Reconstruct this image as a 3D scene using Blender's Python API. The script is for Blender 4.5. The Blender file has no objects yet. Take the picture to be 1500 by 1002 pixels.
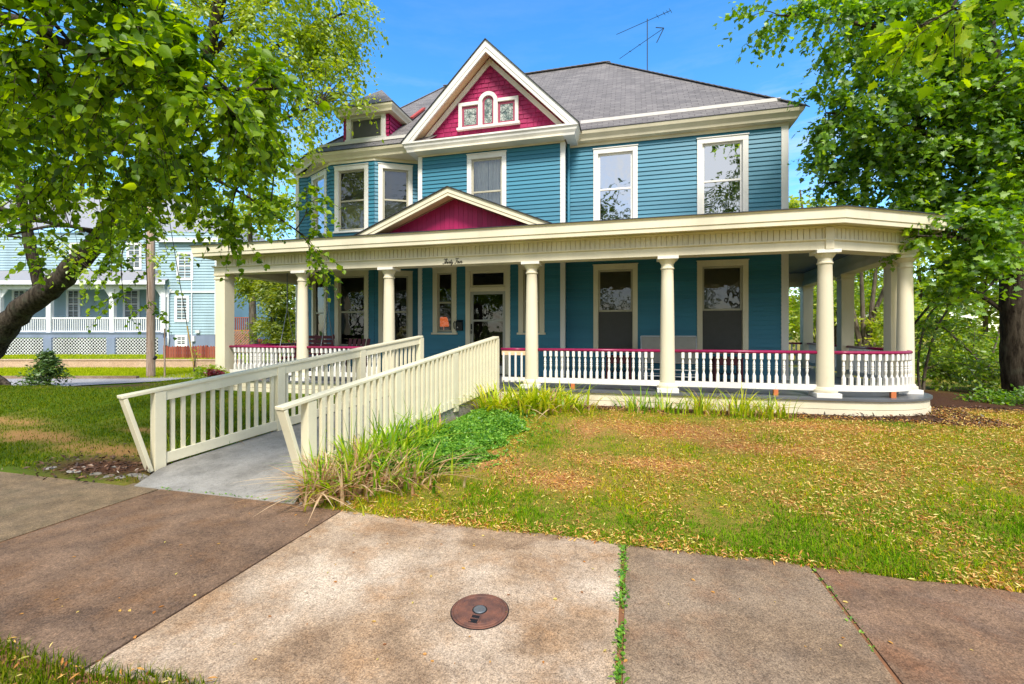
import bpy, math, random
import numpy as np
from mathutils import Vector, Matrix, noise as mnoise

random.seed(7)
RNG = np.random.default_rng(11)
C = bpy.context.scene.collection
R = math.radians

# ------------------------------------------------------------------ camera frame (a level 16 mm lens, eye 1.6 m above the pavement)
YAW = R(14.7)
FWD = Vector((-math.sin(YAW), math.cos(YAW), 0)); RGT = Vector((math.cos(YAW), math.sin(YAW), 0))
EYE = Vector((0, 0, 1.6))
def at(px, py, d):
    """the place d metres ahead of the viewer that the photograph shows at (px, py)"""
    return EYE + FWD*d + RGT*((px-750)/667*d) + Vector((0, 0, (486-py)/667*d))

# ------------------------------------------------------------------ materials
def new_mat(name):
    m = bpy.data.materials.new(name); m.use_nodes = True
    nt = m.node_tree; nt.nodes.clear()
    out = nt.nodes.new('ShaderNodeOutputMaterial')
    return m, nt, out
def N(nt, kind, **kw):
    n = nt.nodes.new(kind)
    for k, v in kw.items():
        if k in n.inputs.keys() if isinstance(k, str) else False: n.inputs[k].default_value = v
        else: setattr(n, k, v)
    return n
def L(nt, a, b): nt.links.new(a, b)
def rgba(c): return (c[0], c[1], c[2], 1.0)
def ramp(nt, fac, stops):
    r = nt.nodes.new('ShaderNodeValToRGB')
    cr = r.color_ramp
    while len(cr.elements) < len(stops): cr.elements.new(0.5)
    for e, (p, c) in zip(cr.elements, stops):
        e.position = p; e.color = rgba(c) if len(c) == 3 else c
    L(nt, fac, r.inputs['Fac'])
    return r.outputs['Color']
def coord(nt, what='Object', scale=None):
    t = nt.nodes.new('ShaderNodeTexCoord')
    if scale is None: return t.outputs[what]
    mp = nt.nodes.new('ShaderNodeMapping'); mp.inputs['Scale'].default_value = scale
    L(nt, t.outputs[what], mp.inputs['Vector'])
    return mp.outputs['Vector']
def noise(nt, vec, scale, detail=4, rough=0.55):
    n = nt.nodes.new('ShaderNodeTexNoise')
    n.inputs['Scale'].default_value = scale; n.inputs['Detail'].default_value = detail; n.inputs['Roughness'].default_value = rough
    if vec is not None: L(nt, vec, n.inputs['Vector'])
    return n.outputs['Fac']
def mix(nt, fac, a, b, mode='MIX'):
    m = nt.nodes.new('ShaderNodeMix'); m.data_type = 'RGBA'; m.blend_type = mode
    if isinstance(fac, (int, float)): m.inputs[0].default_value = fac
    else: L(nt, fac, m.inputs[0])
    for i, x in ((6, a), (7, b)):
        if isinstance(x, tuple): m.inputs[i].default_value = rgba(x)
        else: L(nt, x, m.inputs[i])
    return m.outputs[2]
def bump(nt, h, strength=0.3, dist=0.01):
    b = nt.nodes.new('ShaderNodeBump'); b.inputs['Strength'].default_value = strength; b.inputs['Distance'].default_value = dist
    L(nt, h, b.inputs['Height']); return b.outputs['Normal']
def principled(nt, out, col, rough=0.6, normal=None, spec=0.4, metal=0.0):
    p = nt.nodes.new('ShaderNodeBsdfPrincipled')
    if isinstance(col, tuple): p.inputs['Base Color'].default_value = rgba(col)
    else: L(nt, col, p.inputs['Base Color'])
    if isinstance(rough, (int, float)): p.inputs['Roughness'].default_value = rough
    else: L(nt, rough, p.inputs['Roughness'])
    p.inputs['Specular IOR Level'].default_value = spec; p.inputs['Metallic'].default_value = metal
    if normal is not None: L(nt, normal, p.inputs['Normal'])
    L(nt, p.outputs[0], out.inputs['Surface'])
    return p
def paint(name, col, rough=0.5, dirt=(0.35, 0.28, 0.18), amount=0.12, stretch=(1, 1, 0.25), spec=0.35, bumps=0.12, boards=0.0):
    """weathered house paint: faint broad tone changes, streaks of dirt that run down, fine brush grain"""
    m, nt, out = new_mat(name)
    v = coord(nt, 'Object', stretch)
    big = noise(nt, v, 1.3, 3); fine = noise(nt, v, 22, 5, 0.7)
    dk = tuple(c*0.80 for c in col)
    c1 = mix(nt, ramp(nt, big, [(0.35, (0, 0, 0)), (0.7, (1, 1, 1))]), col, dk)
    sp = ramp(nt, fine, [(0.55, (0, 0, 0)), (0.78, (amount*2.2,)*3)])
    c2 = mix(nt, sp, c1, dirt)
    if boards:      # every board or shingle has weathered a little differently
        g = nt.nodes.new('ShaderNodeNewGeometry')
        c2 = mix(nt, 1.0, c2, ramp(nt, g.outputs['Random Per Island'], [(0.0, (1-boards,)*3), (1.0, (1+boards,)*3)]), 'MULTIPLY')
    sc = noise(nt, coord(nt, 'Object', (7, 7, 2.5)), 6, 6, 0.75)
    c2 = mix(nt, ramp(nt, sc, [(0.66, (0, 0, 0)), (0.72, (min(1, amount*2.5),)*3)]), c2, tuple(0.55*a+0.45*b for a, b in zip(col, dirt)))
    principled(nt, out, c2, rough, bump(nt, fine, bumps, 0.006), spec)
    return m
def plain(name, col, rough=0.5, spec=0.4, metal=0.0, var=0.15, scale=8):
    m, nt, out = new_mat(name)
    f = noise(nt, coord(nt), scale, 4)
    c = mix(nt, f, tuple(x*(1-var) for x in col), tuple(min(1, x*(1+var)) for x in col))
    principled(nt, out, c, rough, bump(nt, f, 0.1, 0.004), spec, metal)
    return m
def leaf_mat(name, cols, trans, tw=0.45, rough=0.45, gloss=0.06):
    """leaf: each leaf takes its own tone, light passes through the blade"""
    m, nt, out = new_mat(name)
    g = nt.nodes.new('ShaderNodeNewGeometry')
    n = len(cols)
    col = ramp(nt, g.outputs['Random Per Island'], [(i/(n-1), c) for i, c in enumerate(cols)])
    hs = nt.nodes.new('ShaderNodeHueSaturation'); hs.inputs['Value'].default_value = trans; hs.inputs['Saturation'].default_value = 1.05
    hs.inputs['Hue'].default_value = 0.485
    L(nt, col, hs.inputs['Color'])
    d = nt.nodes.new('ShaderNodeBsdfDiffuse'); L(nt, col, d.inputs['Color'])
    t = nt.nodes.new('ShaderNodeBsdfTranslucent'); L(nt, hs.outputs[0], t.inputs['Color'])
    gl = nt.nodes.new('ShaderNodeBsdfGlossy'); gl.inputs['Roughness'].default_value = rough; gl.inputs['Color'].default_value = (0.9, 0.95, 0.9, 1)
    a = nt.nodes.new('ShaderNodeMixShader'); a.inputs[0].default_value = tw
    L(nt, d.outputs[0], a.inputs[1]); L(nt, t.outputs[0], a.inputs[2])
    b = nt.nodes.new('ShaderNodeMixShader'); b.inputs[0].default_value = gloss
    L(nt, a.outputs[0], b.inputs[1]); L(nt, gl.outputs[0], b.inputs[2])
    L(nt, b.outputs[0], out.inputs['Surface'])
    return m
def concrete(name, base, dark, light, stain, seed, stain_amt=0.6, pale_amt=0.7, grain=1.0):
    m, nt, out = new_mat(name)
    t = nt.nodes.new('ShaderNodeTexCoord'); mp = nt.nodes.new('ShaderNodeMapping')
    mp.inputs['Location'].default_value = (seed*3.1, seed*1.7, 0); L(nt, t.outputs['Object'], mp.inputs['Vector'])
    v = mp.outputs['Vector']
    big = noise(nt, v, 1.1, 5, 0.6); mid = noise(nt, v, 4.5, 6, 0.65); grit = noise(nt, v, 105, 3, 0.7); fine = noise(nt, v, 190, 2, 0.6)
    c = mix(nt, ramp(nt, mid, [(0.35, (0, 0, 0)), (0.65, (1, 1, 1))]), dark, base)
    c = mix(nt, ramp(nt, big, [(0.45, (0, 0, 0)), (0.68, (pale_amt,)*3)]), c, light)
    big2 = noise(nt, v, 2.3, 6, 0.7)
    c = mix(nt, ramp(nt, big2, [(0.5, (0, 0, 0)), (0.72, (stain_amt,)*3)]), c, stain)
    vo = nt.nodes.new('ShaderNodeTexVoronoi'); vo.inputs['Scale'].default_value = 170; L(nt, v, vo.inputs['Vector'])
    sp = ramp(nt, vo.outputs['Color'], [(0.25, (0.55, 0.52, 0.5)), (0.5, (1, 1, 1)), (0.8, (1.35, 1.3, 1.25))])
    c = mix(nt, 0.65*grain, c, sp, 'MULTIPLY')
    gsp = ramp(nt, grit, [(0.32, (0.6, 0.58, 0.55)), (0.5, (1, 1, 1)), (0.7, (1.3, 1.28, 1.22))])
    c = mix(nt, 0.8*grain, c, gsp, 'MULTIPLY')
    g2 = noise(nt, v, 34, 5, 0.8)
    c = mix(nt, 0.7*grain, c, ramp(nt, g2, [(0.35, (0.62, 0.6, 0.57)), (0.5, (1, 1, 1)), (0.66, (1.35, 1.32, 1.28))]), 'MULTIPLY')
    wv = nt.nodes.new('ShaderNodeVectorMath'); wv.operation = 'MULTIPLY_ADD'; nn = nt.nodes.new('ShaderNodeTexNoise'); nn.inputs['Scale'].default_value = 2.5; nn.inputs['Detail'].default_value = 8; L(nt, v, nn.inputs['Vector'])
    L(nt, nn.outputs['Color'], wv.inputs[0]); wv.inputs[1].default_value = (0.5, 0.5, 0.5); L(nt, v, wv.inputs[2])
    ck = nt.nodes.new('ShaderNodeTexVoronoi'); ck.feature = 'DISTANCE_TO_EDGE'; ck.inputs['Scale'].default_value = 0.62; L(nt, wv.outputs[0], ck.inputs['Vector'])
    ckm = mix(nt, 1.0, ramp(nt, ck.outputs['Distance'], [(0.002, (0.30, 0.30, 0.30)), (0.005, (0, 0, 0))]), ramp(nt, noise(nt, v, 0.9, 2), [(0.52, (0, 0, 0)), (0.60, (1, 1, 1))]), 'MULTIPLY')
    c = mix(nt, ckm, c, tuple(x*0.35 for x in dark))
    pit = noise(nt, v, 26, 4, 0.7)
    c = mix(nt, ramp(nt, pit, [(0.30, (0.85, 0.85, 0.85)), (0.38, (0, 0, 0))]), c, tuple(x*0.45 for x in dark))
    add = nt.nodes.new('ShaderNodeMath'); add.operation = 'ADD'; L(nt, grit, add.inputs[0]); L(nt, mid, add.inputs[1])
    principled(nt, out, c, 0.9, bump(nt, add.outputs[0], 0.45, 0.012), 0.2)
    return m
def shingle_roof(name, c1, c2, mortar, w=0.26, h=0.105):
    m, nt, out = new_mat(name)
    uv = coord(nt, 'UV')
    b = nt.nodes.new('ShaderNodeTexBrick')
    b.inputs['Scale'].default_value = 1.0; b.inputs['Brick Width'].default_value = w; b.inputs['Row Height'].default_value = h
    b.inputs['Mortar Size'].default_value = 0.007; b.inputs['Mortar Smooth'].default_value = 0.3; b.inputs['Bias'].default_value = 0.0
    b.offset = 0.43
    b.inputs['Color1'].default_value = rgba(c1); b.inputs['Color2'].default_value = rgba(c2); b.inputs['Mortar'].default_value = rgba(mortar)
    L(nt, uv, b.inputs['Vector'])
    n1 = noise(nt, uv, 1.4, 4); n2 = noise(nt, uv, 120, 2)
    c = mix(nt, 0.55, b.outputs['Color'], ramp(nt, n1, [(0.3, (0.75, 0.73, 0.72)), (0.7, (1.2, 1.17, 1.15))]), 'MULTIPLY')
    c = mix(nt, 0.5, c, ramp(nt, n2, [(0.3, (0.6, 0.6, 0.6)), (0.7, (1.35, 1.35, 1.35))]), 'MULTIPLY')
    # each course lies higher at its lower edge
    sx = nt.nodes.new('ShaderNodeSeparateXYZ'); L(nt, uv, sx.inputs[0])
    d = nt.nodes.new('ShaderNodeMath'); d.operation = 'DIVIDE'; L(nt, sx.outputs[1], d.inputs[0]); d.inputs[1].default_value = h
    fr = nt.nodes.new('ShaderNodeMath'); fr.operation = 'FRACT'; L(nt, d.outputs[0], fr.inputs[0])
    inv = nt.nodes.new('ShaderNodeMath'); inv.operation = 'SUBTRACT'; inv.inputs[0].default_value = 1; L(nt, fr.outputs[0], inv.inputs[1])
    principled(nt, out, c, 0.9, bump(nt, inv.outputs[0], 0.6, 0.02), 0.25)
    return m
def bark(name, c1, c2, scale=(9, 9, 1.6)):
    m, nt, out = new_mat(name)
    v = coord(nt, 'Object', scale)
    f = noise(nt, v, 1.5, 6, 0.7); g = noise(nt, coord(nt), 2.2, 4)
    c = mix(nt, ramp(nt, f, [(0.38, (0, 0, 0)), (0.62, (1, 1, 1))]), c1, c2)
    c = mix(nt, ramp(nt, g, [(0.55, (0, 0, 0)), (0.75, (0.5, 0.5, 0.5))]), c, (0.16, 0.17, 0.12))
    principled(nt, out, c, 0.95, bump(nt, f, 0.9, 0.05), 0.1)
    return m
def glass(name, fac=0.3, tint=(0.55, 0.58, 0.58), gcol=(0.95, 0.95, 0.97)):
    m, nt, out = new_mat(name)
    t = nt.nodes.new('ShaderNodeBsdfTransparent'); t.inputs[0].default_value = rgba(tint)
    g = nt.nodes.new('ShaderNodeBsdfGlossy'); g.inputs['Roughness'].default_value = 0.015; g.inputs['Color'].default_value = rgba(gcol)
    wav = noise(nt, coord(nt), 2.1, 2)
    L(nt, bump(nt, wav, 0.3, 0.03), g.inputs['Normal'])
    lw = nt.nodes.new('ShaderNodeFresnel'); lw.inputs['IOR'].default_value = 1.5
    ad = nt.nodes.new('ShaderNodeMath'); ad.operation = 'ADD'; ad.use_clamp = True; L(nt, lw.outputs[0], ad.inputs[0]); ad.inputs[1].default_value = fac
    s = nt.nodes.new('ShaderNodeMixShader'); L(nt, ad.outputs[0], s.inputs[0]); L(nt, t.outputs[0], s.inputs[1]); L(nt, g.outputs[0], s.inputs[2])
    L(nt, s.outputs[0], out.inputs['Surface'])
    return m

CREAM = (0.83, 0.74, 0.54); WHITE = (0.87, 0.83, 0.76)
M = dict(
    teal=paint('teal siding paint', (0.050, 0.228, 0.328), 0.5, (0.03, 0.12, 0.17), 0.16, (0.25, 0.25, 1.4), boards=0.07),
    cream=paint('cream trim paint', CREAM, 0.45, (0.45, 0.36, 0.2), 0.10),
    white=paint('off white trim paint', WHITE, 0.45, (0.45, 0.38, 0.25), 0.08),
    peach=paint('bounce tinted soffit paint', (0.80, 0.56, 0.34), 0.55, (0.5, 0.33, 0.18), 0.08),  # orange of the reflected light is mixed into this soffit colour
    greyceil=paint('grey ceiling paint', (0.22, 0.245, 0.265), 0.55),
    magenta=paint('magenta paint', (0.37, 0.009, 0.088), 0.5, (0.2, 0.01, 0.06), 0.15, boards=0.16),
    railred=paint('burgundy handrail paint', (0.30, 0.012, 0.075), 0.3, (0.12, 0.01, 0.04), 0.15),
    deckgrey=paint('grey porch floor paint', (0.13, 0.135, 0.145), 0.35, (0.10, 0.10, 0.11), 0.3, (1, 1, 1)),
    rampcream=paint('cream ramp paint', (0.88, 0.80, 0.57), 0.45, (0.50, 0.39, 0.20), 0.12, (1, 1, 1), 0.3, 0.25),
    orange=plain('raw orange wood', (0.55, 0.16, 0.05), 0.7),
    roof=shingle_roof('asphalt shingles', (0.165, 0.153, 0.150), (0.24, 0.222, 0.212), (0.07, 0.06, 0.06)),
    drip=plain('dark roof edge metal', (0.03, 0.03, 0.035), 0.5),
    redcap=plain('red ridge cap', (0.45, 0.07, 0.05), 0.6),
    gutter=plain('painted white gutter', (0.66, 0.62, 0.58), 0.5),
    glass_up=glass('upper window glass', 0.55), glass_low=glass('porch window glass', 0.03, (0.5, 0.5, 0.48)),
    glass_mid=glass('curtained window glass', 0.07, (0.82, 0.82, 0.8)), glass_clear=glass('clear side window glass', 0.02, (0.9, 0.9, 0.9)),
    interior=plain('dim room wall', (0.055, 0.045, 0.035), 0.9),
    blind=plain('drawn roller blind', (0.34, 0.33, 0.24), 0.8), curtain=plain('pale net curtain', (0.80, 0.79, 0.72), 0.9),
    screen=plain('dark insect screen', (0.085, 0.082, 0.075), 0.8), sash=paint('grey cream sash paint', (0.50, 0.46, 0.34), 0.45),
    stained=None,
    doorgrey=plain('storm door aluminium', (0.42, 0.41, 0.36), 0.4),
    black=plain('black enamel', (0.012, 0.012, 0.014), 0.35), iron=plain('dark antenna metal', (0.03, 0.035, 0.05), 0.5),
    ramp=concrete('ramp grey paint over concrete', (0.33, 0.31, 0.275), (0.235, 0.22, 0.195), (0.44, 0.415, 0.375), (0.14, 0.13, 0.115), 3, 0.8, 0.7, 0.35),
    slab_a=concrete('mossy brown pavement', (0.27, 0.19, 0.11), (0.15, 0.108, 0.064), (0.22, 0.17, 0.12), (0.09, 0.085, 0.05), 1, 0.6, 0.45),
    slab_b=concrete('rust brown pavement', (0.235, 0.145, 0.088), (0.125, 0.080, 0.053), (0.34, 0.23, 0.155), (0.23, 0.115, 0.05), 2, 0.6, 0.4),
    slab_c=concrete('pale worn pavement', (0.46, 0.315, 0.195), (0.27, 0.178, 0.108), (0.70, 0.57, 0.43), (0.40, 0.21, 0.088), 4, 0.7, 0.8),
    slab_d=concrete('grey brown pavement', (0.30, 0.205, 0.125), (0.165, 0.112, 0.072), (0.43, 0.325, 0.225), (0.29, 0.14, 0.065), 5, 0.55, 0.55),
    slab_e=concrete('red brown pavement', (0.285, 0.172, 0.10), (0.155, 0.094, 0.058), (0.34, 0.24, 0.18), (0.29, 0.12, 0.05), 6, 0.6, 0.4),
    road=concrete('street asphalt', (0.42, 0.40, 0.40), (0.33, 0.31, 0.32), (0.5, 0.48, 0.47), (0.36, 0.34, 0.33), 7, 0.4, 0.4),
    kerbstone=concrete('kerb concrete', (0.30, 0.22, 0.15), (0.20, 0.14, 0.1), (0.38, 0.3, 0.22), (0.24, 0.15, 0.08), 8),
    tanwall=concrete('tan retaining wall', (0.66, 0.46, 0.32), (0.54, 0.37, 0.25), (0.74, 0.56, 0.42), (0.55, 0.36, 0.24), 9, 0.4, 0.4),
    stone=concrete('pale edging stone', (0.28, 0.26, 0.23), (0.16, 0.15, 0.13), (0.42, 0.40, 0.37), (0.3, 0.26, 0.2), 10),
    rust=None,
    bark=bark('dark furrowed bark', (0.022, 0.016, 0.011), (0.095, 0.075, 0.055)),
    bark_pale=bark('grey brown bark', (0.07, 0.055, 0.04), (0.20, 0.16, 0.12)),
    pole=bark('weathered pole wood', (0.36, 0.24, 0.17), (0.60, 0.45, 0.35), (14, 14, 0.8)),
    redwood=leaf_mat('red stained fence wood', [(0.17, 0.045, 0.032), (0.27, 0.075, 0.05), (0.36, 0.115, 0.075), (0.22, 0.055, 0.038)], 1.0, 0.0, gloss=0.0),
    deckwood=plain('orange deck wood', (0.42, 0.19, 0.09), 0.8, var=0.3, scale=5),
    nb_siding=paint('pale aqua siding', (0.38, 0.52, 0.58), 0.6, (0.4, 0.55, 0.58), 0.05),
    nb_white=paint('bright white trim', (0.86, 0.86, 0.86), 0.5, amount=0.02), nb_base=paint('slate blue base paint', (0.24, 0.29, 0.40), 0.6, amount=0.05),
    nb_roof=plain('grey far roof', (0.30, 0.30, 0.32), 0.9), nb_glass=plain('dark far window', (0.10, 0.11, 0.11), 0.15),
    nb_dark=plain('painted shade under porch', (0.012, 0.014, 0.016), 0.9),
    swing=plain('burgundy stained wood', (0.10, 0.012, 0.02), 0.5), sling=plain('grey sling fabric', (0.36, 0.34, 0.29), 0.8),
    chairframe=plain('pale metal chair frame', (0.62, 0.62, 0.62), 0.35), chain=plain('grey chain', (0.32, 0.32, 0.33), 0.4, metal=0.6),
    yellow=plain('yellow wire guard', (0.55, 0.36, 0.10), 0.6), flowerwhite=plain('white petals', (0.85, 0.84, 0.80), 0.6),
    lampshade=None, ink=plain('black script lettering', (0.012, 0.010, 0.010), 0.4),
    # leaves
    lf_near=leaf_mat('broad linden leaf', [(0.04, 0.10, 0.003), (0.13, 0.25, 0.005), (0.23, 0.38, 0.006), (0.36, 0.50, 0.012)], 1.5, 0.58, gloss=0.02),
    lf_lean=leaf_mat('small sunny leaf', [(0.17, 0.27, 0.006), (0.27, 0.40, 0.008), (0.40, 0.52, 0.010), (0.52, 0.56, 0.02)], 1.4, 0.58),
    lf_maple=leaf_mat('maple leaf', [(0.04, 0.11, 0.008), (0.11, 0.24, 0.010), (0.19, 0.37, 0.014), (0.32, 0.48, 0.018)], 1.5, 0.58, gloss=0.05),
    lf_bright=leaf_mat('sunlit yellow green leaf', [(0.20, 0.32, 0.008), (0.32, 0.45, 0.012), (0.45, 0.54, 0.02), (0.58, 0.58, 0.08)], 1.4, 0.55),
    lf_mid=leaf_mat('mid green leaf', [(0.13, 0.25, 0.008), (0.24, 0.38, 0.012), (0.36, 0.48, 0.015), (0.46, 0.52, 0.03)], 1.4, 0.55),
    lf_shrub=leaf_mat('shaded shrub leaf', [(0.09, 0.19, 0.008), (0.19, 0.33, 0.012), (0.30, 0.44, 0.02), (0.40, 0.48, 0.04)], 1.5, 0.55),
    lf_conifer=leaf_mat('conifer needles', [(0.05, 0.11, 0.02), (0.09, 0.17, 0.03), (0.15, 0.24, 0.04)], 1.2, 0.25),
    lf_cover=leaf_mat('blue green ground cover', [(0.06, 0.19, 0.018), (0.13, 0.32, 0.028), (0.21, 0.44, 0.04), (0.34, 0.55, 0.06)], 1.4, gloss=0.03),
    lf_lily=leaf_mat('strap leaf', [(0.09, 0.24, 0.008), (0.22, 0.42, 0.012), (0.40, 0.58, 0.02), (0.60, 0.64, 0.06)], 1.4, gloss=0.02),
    lf_liliesun=leaf_mat('yellow strap leaf', [(0.18, 0.32, 0.01), (0.36, 0.50, 0.015), (0.60, 0.64, 0.03), (0.74, 0.70, 0.06)], 1.4, gloss=0.02),
    lf_dry=leaf_mat('dry straw leaf', [(0.34, 0.18, 0.08), (0.62, 0.40, 0.20), (0.80, 0.60, 0.36), (0.55, 0.28, 0.12)], 1.2, 0.35, gloss=0.0),
    gr_front=leaf_mat('front lawn blade', [(0.12, 0.24, 0.004), (0.27, 0.38, 0.006), (0.48, 0.47, 0.008), (0.66, 0.48, 0.03)], 1.3, 0.35, gloss=0.0),
    gr_side=leaf_mat('side lawn blade', [(0.035, 0.080, 0.003), (0.085, 0.145, 0.004), (0.145, 0.205, 0.006), (0.26, 0.26, 0.015)], 1.3, 0.35, gloss=0.0),  # greens darkened to carry the tree shade over the side lawn
    gr_verge=leaf_mat('sunny verge blade', [(0.26, 0.36, 0.008), (0.40, 0.48, 0.012), (0.58, 0.58, 0.03)], 1.3, 0.35, gloss=0.0),
    gr_green=leaf_mat('lush tuft blade', [(0.05, 0.14, 0.004), (0.11, 0.25, 0.006), (0.19, 0.36, 0.010), (0.30, 0.42, 0.015)], 1.3, 0.35, gloss=0.0),
    litter=leaf_mat('fallen seed and leaf', [(0.36, 0.11, 0.02), (0.58, 0.23, 0.04), (0.70, 0.38, 0.07), (0.76, 0.54, 0.14), (0.62, 0.54, 0.10)], 1.1, 0.2),
    mulch=leaf_mat('brown mulch chip', [(0.03, 0.014, 0.008), (0.07, 0.035, 0.02), (0.13, 0.06, 0.03), (0.2, 0.09, 0.04)], 1.0, 0.05),
    lf_far=leaf_mat('dark street tree leaf', [(0.035, 0.07, 0.008), (0.075, 0.13, 0.012), (0.13, 0.19, 0.02)], 1.3, 0.4),
    redleaf=leaf_mat('dark red leaf', [(0.16, 0.008, 0.012), (0.30, 0.015, 0.02), (0.10, 0.01, 0.02)], 1.3),
)
def _special():
    m, nt, out = new_mat('rusty iron')
    v = coord(nt); a = noise(nt, v, 14, 5); b = noise(nt, v, 60, 4)
    c = mix(nt, ramp(nt, a, [(0.35, (0, 0, 0)), (0.65, (1, 1, 1))]), (0.10, 0.05, 0.038), (0.22, 0.088, 0.052))
    c = mix(nt, ramp(nt, b, [(0.6, (0, 0, 0)), (0.75, (0.6, 0.6, 0.6))]), c, (0.05, 0.04, 0.04))
    principled(nt, out, c, 0.7, bump(nt, b, 0.5, 0.004), 0.4); M['rust'] = m
    m, nt, out = new_mat('warm lit lamp shade')
    e = nt.nodes.new('ShaderNodeEmission'); e.inputs[0].default_value = (1.0, 0.20, 0.05, 1); e.inputs[1].default_value = 0.28
    L(nt, e.outputs[0], out.inputs[0]); M['lampshade'] = m
    m, nt, out = new_mat('leaded patterned glass')
    v = coord(nt, 'Object', (9, 9, 9))
    w = nt.nodes.new('ShaderNodeTexVoronoi'); w.feature = 'DISTANCE_TO_EDGE'; w.inputs['Scale'].default_value = 1.6; L(nt, v, w.inputs['Vector'])
    k = noise(nt, coord(nt), 9, 3)
    c = mix(nt, ramp(nt, k, [(0.35, (0, 0, 0)), (0.65, (1, 1, 1))]), (0.10, 0.15, 0.13), (0.50, 0.52, 0.46))
    c = mix(nt, ramp(nt, w.outputs['Distance'], [(0.03, (1, 1, 1)), (0.08, (0, 0, 0))]), c, (0.05, 0.06, 0.06))
    principled(nt, out, c, 0.15, None, 0.5); M['stained'] = m
_special()

# ------------------------------------------------------------------ mesh builder
class MB:
    def __init__(s): s.v = []; s.f = []; s.uv = {}
    def face(s, pts, uv=None):
        i = len(s.v); s.v += [tuple(p) for p in pts]; s.f.append(tuple(range(i, i+len(pts))))
        if uv: s.uv[len(s.f)-1] = uv
    def hexa(s, c8):
        i = len(s.v); s.v += [tuple(p) for p in c8]
        for q in ((0, 3, 2, 1), (4, 5, 6, 7), (0, 1, 5, 4), (1, 2, 6, 5), (2, 3, 7, 6), (3, 0, 4, 7)): s.f.append(tuple(i+k for k in q))
    def box(s, x0, x1, y0, y1, z0, z1):
        s.hexa([(x0, y0, z0), (x1, y0, z0), (x1, y1, z0), (x0, y1, z0), (x0, y0, z1), (x1, y0, z1), (x1, y1, z1), (x0, y1, z1)])
    def beam(s, a, b, w, h, up=(0, 0, 1)):
        """a bar from a to b, w wide and h high, its top face square to up"""
        a = Vector(a); b = Vector(b); d = (b-a).normalized(); up = Vector(up)
        r = d.cross(up)
        if r.length < 1e-4: r = d.cross(Vector((0, 1, 0)))
        r.normalize(); u = r.cross(d).normalized()
        r = r*(w/2); u = u*(h/2)
        s.hexa([a-r-u, a+r-u, b+r-u, b-r-u, a-r+u, a+r+u, b+r+u, b-r+u])
    def tube(s, pts, rad, n=8, cap=True):
        pts = [Vector(p) for p in pts]
        if not hasattr(rad, '__len__'): rad = [rad]*len(pts)
        base = len(s.v); prev = None
        for k, p in enumerate(pts):
            d = (pts[min(k+1, len(pts)-1)]-pts[max(k-1, 0)])
            if d.length < 1e-7: d = Vector((0, 0, 1))
            d.normalize()
            if prev is None:
                ref = Vector((0, 0, 1)) if abs(d.z) < 0.9 else Vector((1, 0, 0))
                a = d.cross(ref).normalized()
            else:
                a = (prev - d*prev.dot(d))
                if a.length < 1e-5: a = d.cross(Vector((1, 0, 0.1)))
                a.normalize()
            prev = a; b = d.cross(a)
            for j in range(n):
                t = 2*math.pi*j/n
                s.v.append(tuple(p + (a*math.cos(t)+b*math.sin(t))*rad[k]))
        for k in range(len(pts)-1):
            for j in range(n):
                s.f.append((base+k*n+j, base+k*n+(j+1) % n, base+(k+1)*n+(j+1) % n, base+(k+1)*n+j))
        if cap:
            s.f.append(tuple(base+j for j in reversed(range(n)))); s.f.append(tuple(base+(len(pts)-1)*n+j for j in range(n)))
    def lathe(s, c, prof, n=16):
        """prof: (radius, z) pairs turned about the vertical through c"""
        base = len(s.v)
        for r, z in prof:
            for j in range(n):
                t = 2*math.pi*j/n; s.v.append((c[0]+r*math.cos(t), c[1]+r*math.sin(t), c[2]+z))
        for k in range(len(prof)-1):
            for j in range(n): s.f.append((base+k*n+j, base+k*n+(j+1) % n, base+(k+1)*n+(j+1) % n, base+(k+1)*n+j))
        s.f.append(tuple(base+j for j in reversed(range(n)))); s.f.append(tuple(base+(len(prof)-1)*n+j for j in range(n)))
    def prism(s, poly, off):
        """a flat outline (3-D points) carried along off"""
        n = len(poly); i = len(s.v); off = Vector(off)
        s.v += [tuple(p) for p in poly] + [tuple(Vector(p)+off) for p in poly]
        s.f.append(tuple(range(i, i+n))); s.f.append(tuple(range(i+2*n-1, i+n-1, -1)))
        for k in range(n): s.f.append((i+k, i+n+k, i+n+(k+1) % n, i+(k+1) % n))
    def sweep(s, path, prof, closed=False):
        """prof (outward, z) corners carried along a plan path with mitred corners; outward is right-hand of travel"""
        n = len(path); m = len(prof); base = len(s.v)
        for k in range(n):
            p = Vector(path[k][:2])
            def nrm(a, b):
                d = (Vector(b[:2])-Vector(a[:2])).normalized(); return Vector((d.y, -d.x))
            if closed: n0 = nrm(path[k-1], path[k]); n1 = nrm(path[k], path[(k+1) % n])
            else:
                n0 = nrm(path[max(k-1, 0)], path[max(k, 1)]); n1 = nrm(path[min(k, n-2)], path[min(k+1, n-1)])
            t = (n0+n1); t = t/(max(0.3, t.dot(n0)))
            z0 = path[k][2] if len(path[k]) > 2 else 0
            for o, z in prof: s.v.append((p.x+t.x*o, p.y+t.y*o, z+z0))
        for k in range(n if closed else n-1):
            a = base+k*m; b = base+((k+1) % n)*m
            for j in range(m): s.f.append((a+j, a+(j+1) % m, b+(j+1) % m, b+j))
        if not closed:
            s.f.append(tuple(base+j for j in reversed(range(m)))); s.f.append(tuple(base+(n-1)*m+j for j in range(m)))
    def strip(s, path, a, b):
        """a ribbon between profile corners a and b"""
        self = s
        self.sweep(path, [a, b])

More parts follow.
